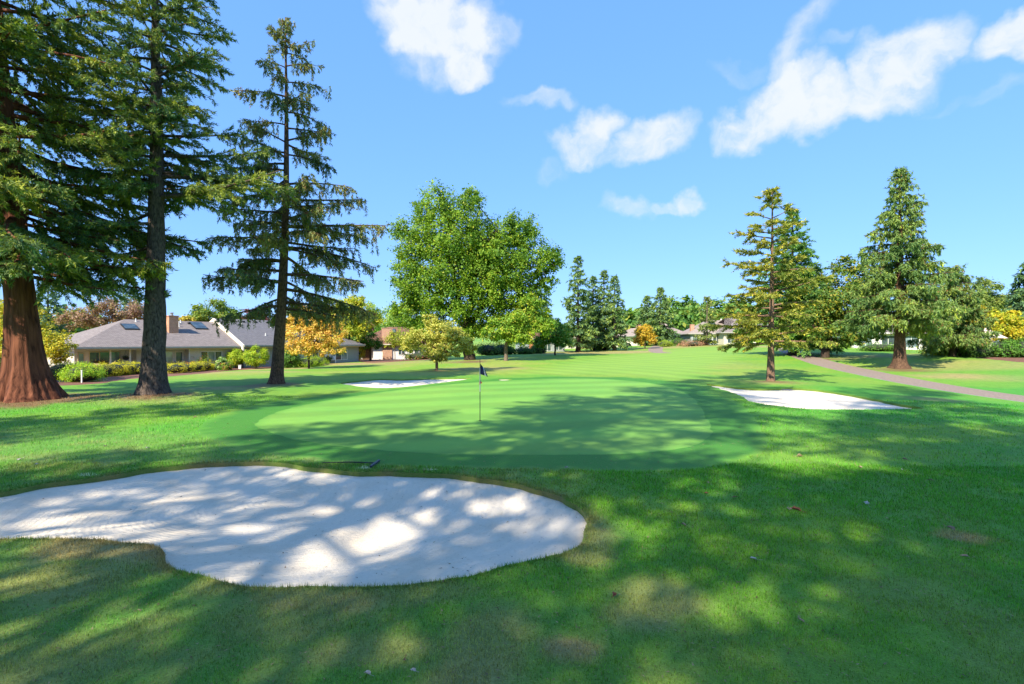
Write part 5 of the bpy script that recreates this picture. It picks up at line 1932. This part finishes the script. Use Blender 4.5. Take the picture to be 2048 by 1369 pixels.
flower_bush(452, 741, 320, .6, .55, (.75, .2, .12), 'leafy bush with coral flowers beside the end of the yellow hedge', pf=.25)
flower_bush(443, 741, 321, .5, .75, (.85, .82, .7), 'pale hydrangea bush under the bedroom window', pf=.25)
for i, (px, py, d, rx, rz, cf, cl, lab) in enumerate((
        (1487, 684, 96, 1.9, 1.2, (.05, .12, .03), ((.03, .09, .02), (.09, .2, .03)), 'dark green rounded bush under the peach-coloured tree'),
        (1502, 687, 96, 1.0, .6, (.75, .35, .03), ((.45, .2, .02), (.7, .36, .03)), 'orange flower clump near the white stone'),
        (1518, 687, 95, 1.0, .6, (.5, .55, .05), ((.2, .35, .02), (.42, .55, .04)), 'lime green low bush among the flowers'),
        (1556, 687, 84, 1.2, .6, (.75, .6, .03), ((.4, .36, .02), (.65, .55, .03)), 'yellow flower clump where the cart path ends'),
        (1582, 690, 82, 1.1, .7, (.7, .05, .25), ((.25, .1, .06), (.4, .15, .08)), 'pink and red flower clump by the cart path bend'),
        (1622, 690, 80, 1.2, .7, (.3, .4, .04), ((.12, .25, .02), (.3, .42, .04)), 'light green bush right of the dark straight trunk'),
        (1660, 689, 80, 1.0, .6, (.6, .35, .2), ((.35, .25, .1), (.55, .4, .16)), 'straw-coloured bush behind the forked trunk'),
        (1685, 689, 80, 1.3, .7, (.2, .3, .03), ((.07, .18, .02), (.18, .3, .03)), 'green bush behind the forked trunk and straw bush'),
        (1330, 688, 104, 1.3, .7, (.3, .36, .04), ((.14, .24, .02), (.32, .4, .04)), 'light green bush at the taupe bungalow'),
        (1358, 688, 106, 1.5, .9, (.1, .2, .03), ((.05, .13, .02), (.14, .24, .03)), 'mid green bush at the corner of the taupe bungalow'),
        (1400, 688, 102, 1.6, .8, (.1, .2, .03), ((.03, .08, .02), (.08, .15, .03)), 'dark bush before the broad windowed house'),
        (1385, 689, 100, 2.6, .5, (.5, .25, .15), ((.28, .16, .1), (.45, .28, .17)), 'reddish low planting before the broad windowed house'),
        (1075, 710, 82, 1.2, 1.0, (.1, .2, .03), ((.03, .09, .02), (.1, .2, .03)), 'dark bush beside the pale window under the maple'),
        (1048, 711, 80, 1.4, .6, (.1, .2, .03), ((.03, .08, .02), (.09, .17, .03)), 'low dark bush at the door of the shaded house'),
        (975, 714, 78, 2.0, 1.0, (.1, .2, .03), ((.02, .07, .02), (.07, .14, .03)), 'dark hedge right behind the maple trunk'),
        (1005, 713, 80, 1.8, 1.0, (.1, .2, .03), ((.02, .07, .02), (.08, .15, .03)), 'dark hedge behind the grey trunk'),
        (1198, 699, 96, 1.5, .8, (.4, .5, .05), ((.2, .34, .02), (.4, .5, .04)), 'bright lime bush between the dark fir trunks'),
        (840, 717, 74, 2.2, .6, (.5, .2, .1), ((.06, .12, .02), (.14, .22, .03)), 'low planting before the white wing windows'),
        (1924, 708, 52, 1.3, .75, (.1, .1, .04), ((.05, .08, .03), (.14, .16, .05)), 'brown-green bush at the patio edge'),
        (1952, 713, 50, 1.2, .7, (.1, .2, .03), ((.03, .08, .02), (.10, .18, .03)), 'dark bush before the patio table'),
        (2008, 714, 50, 1.3, .9, (.1, .2, .03), ((.04, .14, .02), (.13, .26, .03)), 'round glossy bush at the foot of the yellow tree'),
        (2042, 716, 50, 1.4, .95, (.1, .2, .03), ((.03, .12, .02), (.12, .24, .03)), 'round bush in the corner beside the glossy one'),
        (1885, 706, 54, 1.8, .6, (.5, .5, .04), ((.2, .27, .02), (.42, .44, .03)), 'yellow-green low hedge under the bushy spruce'),
        (1760, 700, 70, 2.6, .6, (.1, .2, .03), ((.05, .13, .02), (.14, .24, .03)), 'low bushes at the foot of the white house'))):
    x, y, z = at(px, d)
    shrub('bush', (x, y, z), 340 + i, [(0, 0, rz * .8, rx, rx * .9, rz), (rx * .5, .2, rz * .6, rx * .7, rx * .6, rz * .75)], 2200, .19, *cl, lab, 'bush', c3=cf, p3=.2)

# ================================================================== SMALL THINGS
# flagstick
x, y, z = pg(960, 842)
o = empty('flagstick', (x, y, z), 0, 'golf flagstick with limp navy flag and red pennant in the green', 'flagstick')
pm = MB().lathe(0, 0, [(.013, -.02), (.013, .95), (.009, .96), (.009, 2.02), (.004, 2.03)], 8)
pm.build('pole', M['dark'], o)
MB().lathe(0, 0, [(.016, .96), (.0165, 1.0), (.0165, 1.72), (.012, 1.74)], 8).build('sleeve', M['steel'], o)
M['navy'] = mat_plain('navy_cloth', (.012, .02, .075), .8, .3, 20)
M['whitecloth'] = mat_plain('white_cloth', (.7, .72, .78), .8, .1, 20)
M['redcloth'] = mat_plain('red_cloth', (.45, .06, .02), .8, .2, 20)


def drape(w, h, u0, u1, seed):
    """hanging cloth: a strip gathered in folds beside the pole"""
    m = MB()
    nu, nv = 9, 10
    g = []
    for j in range(nv + 1):
        for i in range(nu + 1):
            u, v = lerp(u0, u1, i / nu), j / nv
            gather = .35 + .25 * v
            xx = .012 + u * w * gather
            zz = 1.88 - v * h * (1 - .25 * u) - u * h * .52
            yy = .03 * math.sin(u * 11 + v * 2.0 + seed) * (.4 + v)
            g.append((xx, yy, zz))
    for j in range(nv):
        for i in range(nu):
            a = j * (nu + 1) + i
            m.poly([g[a], g[a + 1], g[a + nu + 2], g[a + nu + 1]])
    return m


fl = drape(.42, .34, 0, .55, 0).build('flag', M['navy'], o, True)
drape(.42, .34, .55, .8, 0).build('flag_band', M['whitecloth'], fl, True)
drape(.42, .34, .8, 1.0, 0).build('flag_edge', M['navy'], fl, True)
MB().poly([(-.03, .0, 1.19), (-.02, .012, 1.33), (.0, .014, 1.36), (.07, .03, 1.24)]).poly([(-.03, -.01, 1.19), (.07, .028, 1.24), (0, .012, 1.36), (-.02, .0, 1.33)]).build('pennant', M['redcloth'], o)
cup = MB().lathe(0, 0, [(.056, -.004), (.054, .004), (.05, .004), (.05, -.1)], 20).build('cup', M['dark'], o)


def rake(p0, p1, label, flip=1):
    x, y, z = p0
    o = empty('bunker_rake', (x, y, z), 0, label, 'rake')
    dx, dy, dz = p1[0] - x, p1[1] - y, p1[2] - z
    d = Vector((dx, dy, dz))
    n = d.normalized()
    s = Vector((-n.y, n.x, 0)) * flip
    MB().tube([Vector((0, 0, .05)), Vector((0, 0, .05)) + d * .5 + Vector((0, 0, .01)), d + Vector((0, 0, .04))], [.013, .012, .011], 8).build('handle', M['dark'], o, True)
    hd = MB().bar(s * .27 + Vector((0, 0, .04)), -s * .27 + Vector((0, 0, .04)), .05, .04)
    for k in range(13):
        c = s * (.25 - k * .0417) + Vector((0, 0, .03))
        hd.bar(c, c + n * .03 + Vector((0, 0, -.07)), .012)
    hd.build('rake_head', M['rakeblue'], o)
    return o


M['rakeblue'] = mat_plain('rake_plastic', (.03, .045, .075), .45, .2)
rake(pg(750, 931), pg(645, 929.5), 'dark bunker rake lying on the grass edge above the big bunker')
rake(pg(1574, 781), pg(1586, 775.5), 'dark bunker rake lying at the edge of the bunker by the path')


def post(px, py, h, w, label, mat='white', cap=True, cat='post', name='marker_post'):
    x, y, z = pg(px, py)
    o = empty(name, (x, y, z), .2, label, cat)
    MB().box(-w / 2, w / 2, -w / 2, w / 2, -.1, h).build('shaft', M[mat], o, bevel=.01)
    if cap:
        MB().box(-w * .62, w * .62, -w * .62, w * .62, h, h + .035).build('cap', M[mat], o)
    return o


post(163.5, 766, .72, .065, 'short white post before the bright green rounded shrub')
post(480, 738, .38, .26, 'squat white utility post beside the ball-clipped trees', 'plastic_white', True, 'utility post', 'utility_post')
post(1868, 708, .62, .10, 'white post under the drooping branches of the bushy spruce')
post(1645, 691, .8, .16, 'white post seen through the forked trunk')


def pot(loc, s, label, seed, cf=None, mat='terracotta', plant=((.08, .2, .02), (.28, .4, .04)), pf=.3, ph=.35):
    o = empty('flower_pot', loc, 0, label, 'flower pot')
    MB().lathe(0, 0, [(.14 * s, 0), (.2 * s, .28 * s), (.23 * s, .29 * s), (.23 * s, .34 * s), (.19 * s, .34 * s), (.18 * s, .3 * s)], 16).build('pot', M[mat], o, True)
    rng = np.random.default_rng(seed)
    V, Q, C = leaf_cloud(rng, [(0, 0, .34 * s + ph * .7, .32 * s + ph * .3, .32 * s + ph * .3, ph)], 420, .10, *plant, cf, pf, .4, 14)
    mesh_np('plant', V, [Q], M['leaf'], C, False, o)
    return o


def hl(u, v, w=0.0):
    """point in the grey house's own axes"""
    c, s = math.cos(HA), math.sin(HA)
    return (hx + c * u - s * v, hy + s * u + c * v, hz + w)


pot(hl(10.4, .1, .0), 1.7, 'terracotta pot of coral and red flowers by the downpipe', 401, (.75, .13, .05), ph=.6)
pot(hl(11.2, -.2, .0), 1.5, 'terracotta pot of yellow-green flowers under the wide window', 402, (.8, .3, .1), ph=.7)
pot(hl(9.7, -.2, .08), 1.3, 'terracotta pot with trailing orange plant at the patio edge', 403, (.75, .3, .05), plant=((.45, .14, .03), (.65, .25, .05)), ph=.3)
pot(hl(7.3, -.4, .08), 1.2, 'terracotta pot with small yellow plant next to the knobbly trunk', 404, (.7, .5, .05), ph=.25)
pot(hl(4.15, 1.6, .08), 1.1, 'terracotta pot standing on the porch behind the railing', 405, (.3, .4, .05), ph=.12)
# hanging basket
p = hl(4.55, 1.6, 1.45)
o = empty('hanging_basket', p, 0, 'dark hanging basket under the porch roof', 'hanging basket')
MB().lathe(0, 0, [(.05, -.16), (.2, -.1), (.27, .02), (.28, .08), (.24, .08), (.2, .0)], 16).build('basket', M['dark'], o, True)
MB().tube([(.24, 0, .06), (0, 0, .85)], [.008, .008], 5).tube([(-.2, .13, .06), (0, 0, .85)], [.008, .008], 5).tube([(-.2, -.13, .06), (0, 0, .85)], [.008, .008], 5).build('hanger', M['dark'], o)
V, Q, C = leaf_cloud(np.random.default_rng(5), [(0, 0, .12, .26, .26, .18)], 300, .1, (.03, .06, .02), (.08, .12, .03))
mesh_np('plant', V, [Q], M['leaf'], C, False, o)


def patio_chair(loc, rz, label, frame='dark', seat='sling'):
    o = empty('patio_chair', loc, rz, label, 'chair')
    MB().box(-.25, .25, -.24, .24, .40, .44).build('seat', M[seat], o)
    MB().slab([(-.25, .24, .46), (.25, .24, .46), (.25, .46, 1.02), (-.25, .46, 1.02)], .04).build('backrest', M[seat], o)
    for sx in (-1, 1):
        MB().bar((sx * .27, -.24, .0), (sx * .27, -.22, .62), .035).build('leg', M[frame], o)
        MB().bar((sx * .27, .34, .0), (sx * .27, .24, .62), .035).build('leg', M[frame], o)
        MB().bar((sx * .27, -.26, .63), (sx * .27, .3, .65), .04).build('armrest', M[frame], o)
    return o


patio_chair(hl(9.0, .3, .08), HA + 1.9, 'brown sling patio chair before the cream door')
patio_chair(hl(8.35, .7, .08), HA - 1.2, 'brown patio chair at the far side of the small table')
p = hl(8.5, -.1, .08)
o = empty('patio_table', p, HA, 'small dark patio table beside the sling chair', 'table')
MB().lathe(0, 0, [(.36, .62), (.38, .64), (.38, .66), (.02, .665)], 20).build('table_top', M['dark'], o)
for k in range(4):
    a = k * PI / 2 + .6
    MB().bar((.3 * math.cos(a), .3 * math.sin(a), 0), (.2 * math.cos(a), .2 * math.sin(a), .63), .035).build('leg', M['dark'], o)
# brick step
p = hl(7.2, -.6, -.2)
o = empty('brick_step', p, HA, 'low red brick step at the end of the yellow hedge', 'step')
MB().box(-.5, .5, -.3, .3, -.3, .32).build('riser', M['brick'], o, bevel=.01)
MB().box(-.55, .55, -.35, .35, .322, .38).build('tread', M['terracotta'], o, bevel=.01)

# white bench under the orange tree
x, y, z = pg(660, 727)
o = empty('garden_bench', (x, y, z), .35, 'white garden bench in the shade beside the dark hedge', 'bench')
MB().box(-.75, .75, -.25, .22, .42, .47).build('seat', M['plastic_white'], o)
MB().slab([(-.75, .22, .5), (.75, .22, .5), (.75, .36, .95), (-.75, .36, .95)], .05).build('backrest', M['plastic_white'], o)
for sx in (-.7, .7):
    for sy in (-.2, .25):
        MB().bar((sx, sy, 0), (sx, sy, .62 if sy < 0 else .5), .06).build('leg', M['plastic_white'], o)
    MB().bar((sx, -.25, .63), (sx, .3, .66), .07).build('armrest', M['plastic_white'], o)

# staked sapling
x, y, z = pg(699, 721)
o = empty('sapling', (x, y, z), 0, 'thin sapling tied to a pale stake by the yellow bush', 'sapling')
MB().tube([(0, 0, -.2), (.03, 0, 1.5), (0, 0, 3.3)], [.04, .03, .012], 6).build('trunk', M['bark_pale'], o)
MB().box(.08, .13, -.03, .03, -.2, 2.3).build('stake', M['cream'], o)
V, Q, C = leaf_cloud(np.random.default_rng(9), [(0, 0, 3.0, .45, .45, .7)], 300, .14, (.1, .2, .05), (.25, .36, .06))
mesh_np('crown', V, [Q], M['leaf'], C, False, o)

# garden pieces by the brown roofed house
x, y, z = at(812, 77)
o = empty('bird_bath', (x, y, z), 0, 'pale stone bird bath on the mulch by the white wing', 'bird bath')
MB().lathe(0, 0, [(.25, 0), (.12, .08), (.09, .6), (.14, .7)], 14).build('pedestal', M['cream'], o, True)
MB().lathe(0, 0, [(.14, .7), (.42, .82), (.44, .9), (.38, .88), (.05, .8)], 18).build('bowl', M['cream'], o, True)
x, y, z = at(838, 78)
o = empty('garden_table', (x, y, z), .2, 'long low table with red cloth before the white wing windows', 'table')
MB().box(-1.0, 1.0, -.4, .4, .72, .77).build('table_top', M['white'], o)
for sx in (-.85, .85):
    for sy in (-.32, .32):
        MB().box(sx - .04, sx + .04, sy - .04, sy + .04, 0, .72).build('leg', M['white'], o)
MB().box(-.8, .6, -.42, -.402, .3, .71).build('cloth', M['redcloth'], o)


def parasol(px, d, label, h=2.75, r=1.75, rz=0.3):
    x, y, z = at(px, d)
    o = empty('patio_parasol', (x, y, z), rz, label, 'parasol')
    MB().lathe(0, 0, [(.28, 0), (.28, .06), (.05, .1), (.03, .12), (.025, h)], 12).build('pole', M['white'], o)
    n = 8
    c = MB()
    for k in range(n):
        a0, a1 = k * 2 * PI / n, (k + 1) * 2 * PI / n
        am = (a0 + a1) / 2
        e0 = (r * math.cos(a0), r * math.sin(a0), h - .95)
        e1 = (r * math.cos(a1), r * math.sin(a1), h - .95)
        em = (r * .93 * math.cos(am), r * .93 * math.sin(am), h - .93)
        t0 = (.12 * math.cos(a0), .12 * math.sin(a0), h + .02)
        t1 = (.12 * math.cos(a1), .12 * math.sin(a1), h + .02)
        c.poly([t0, e0, em]).poly([t0, em, t1]).poly([t1, em, e1])
    c.build('canopy', M['parasol'], o)
    MB().lathe(0, 0, [(.3, h - .09), (.02, h + .16)], 8).build('top_vent', M['parasol'], o)
    for k in range(n):
        a0 = k * 2 * PI / n
        MB().bar((.04 * math.cos(a0), .04 * math.sin(a0), h - .06), (r * .97 * math.cos(a0), r * .97 * math.sin(a0), h - .98), .025).build('rib', M['white'], o)
    return o


M['parasol'] = mat_plain('parasol_cloth', (.72, .58, .46), .8, .08)
parasol(1972, 52.5, 'open cream parasol over the patio table')
parasol(1950, 54.5, 'second cream parasol half hidden by the bushy spruce', 2.5, 1.5)
x, y, z = at(1972, 52.5)
o = empty('patio_table', (x + .55, y - .5, z), 0, 'round pale table under the open cream parasol', 'table')
MB().lathe(0, 0, [(.62, .70), (.64, .72), (.64, .75), (.03, .755)], 24).build('table_top', M['cream'], o)
for k in range(4):
    a = k * PI / 2 + .4
    MB().bar((.5 * math.cos(a), .5 * math.sin(a), 0), (.4 * math.cos(a), .4 * math.sin(a), .71), .05).build('leg', M['cream'], o)
patio_chair((x - .9, y - .4, z), 1.2, 'dark patio chair beside the round pale table', 'dark', 'dark')
# white stone
x, y, z = at(1508, 95)
m = MB().lathe(0, 0, [(.5, -.1), (.62, .15), (.5, .42), (.2, .58), (.03, .6)], 9)
so = m.build('garden_stone', M['white'])
so.location = (x, y, z)
tag(so, 'white garden stone between the orange and lime plants', 'stone')

# fallen leaves on the grass
LEAVES = [(1470, 997, .06, 'r', 'red-brown curled leaf in the shade right of the green'), (1592, 1023, .075, 'r', 'largest red-brown leaf on the right-hand rough'), (1578, 1021, .07, 't', 'tan leaf touching the largest red-brown leaf'),
          (1412, 989, .045, 'r', 'small red-brown leaf between the big bunker and right rough'), (1416, 968, .05, 't', 'tan leaf just outside the green collar'), (1229, 1195, .045, 'r', 'single red leaf below the tip of the big bunker'),
          (1600, 915, .07, 't', 'tan leaf beyond the right end of the green collar'), (1720, 937, .06, 't', 'tan leaf in the middle of the shaded slope'), (1810, 921, .06, 't', 'tan leaf high on the shaded slope towards the path'),
          (1805, 942, .045, 'w', 'bleached leaf beside the tan one on the slope'), (1861, 963, .055, 't', 'tan leaf above the bare soil patch'), (1733, 1010, .06, 'w', 'bleached leaf above the long sunlit streak'), (1902, 1061, .055, 't', 'tan leaf at the edge of the bare soil patch'),
          (1507, 1122, .05, 'w', 'bleached leaf at the tip of the dark mown edge'), (1367, 1053, .045, 't', 'tan leaf right of the rounded end of the big bunker'), (1602, 1246, .035, 't', 'tan leaf low in the lower right grass'), (1930, 1117, .05, 't', 'tan leaf below the bare soil patch'),
          (40, 921, .07, 'w', 'bleached leaf near the frame edge above the big bunker'), (75, 931, .06, 'w', 'bleached leaf above the spilled sand'), (210, 895, .06, 't', 'tan leaf on the thin turf below the red-barked tree'),
          (296, 898, .06, 'w', 'bleached leaf on the thin turf left of the collar'), (365, 894, .05, 't', 'tan leaf close to the left end of the collar'), (205, 857, .07, 't', 'tan leaf on the lush bank below the red-barked tree'), (390, 836, .06, 't', 'tan leaf below the grey-barked fir'),
          (1133, 938, .05, 'w', 'bleached leaf on the front edge of the collar'), (735, 1354, .03, 'w', 'bleached leaf at the bottom edge of the grass'), (827, 1347, .028, 'w', 'second bleached leaf at the bottom edge of the grass')]
LC = {'r': (.27, .085, .04), 't': (.36, .25, .16), 'w': (.55, .48, .41)}
for k_, v_ in LC.items():
    M['dl_' + k_] = mat_plain('dead_leaf_' + {'r': 'red', 't': 'tan', 'w': 'pale'}[k_], v_, .8, .3, 30)
for i, (px, py, s, c, lab) in enumerate(LEAVES):
    x, y, z = pg(px, py)
    rng = np.random.default_rng(900 + i)
    m = MB()
    n = 6
    ang = np.linspace(0, 2 * PI, 2 * n, endpoint=False)
    cup_ = rng.uniform(.3, .9)
    ring = []
    for k, a in enumerate(ang):
        q = s * (rng.uniform(.8, 1.1) if k % 2 == 0 else rng.uniform(.55, .75))
        ring.append((q * math.cos(a) * 1.15, q * math.sin(a) * .62, cup_ * s * abs(math.sin(a)) * rng.uniform(.5, 1.0)))
    for k in range(2 * n):
        m.poly([(0, 0, .0), ring[k], ring[(k + 1) % (2 * n)]])
    m.bar((-s * 1.1, 0, .002), (-s * 1.9, s * .15, s * .2), s * .06)
    o = m.build('fallen_leaf', M['dl_' + c])
    o.location = (x, y, z + .022)
    o.rotation_euler = (rng.uniform(-.3, .3), rng.uniform(-.3, .3), rng.uniform(0, 6))
    tag(o, lab, 'leaf', 'leaves fallen on the grass')
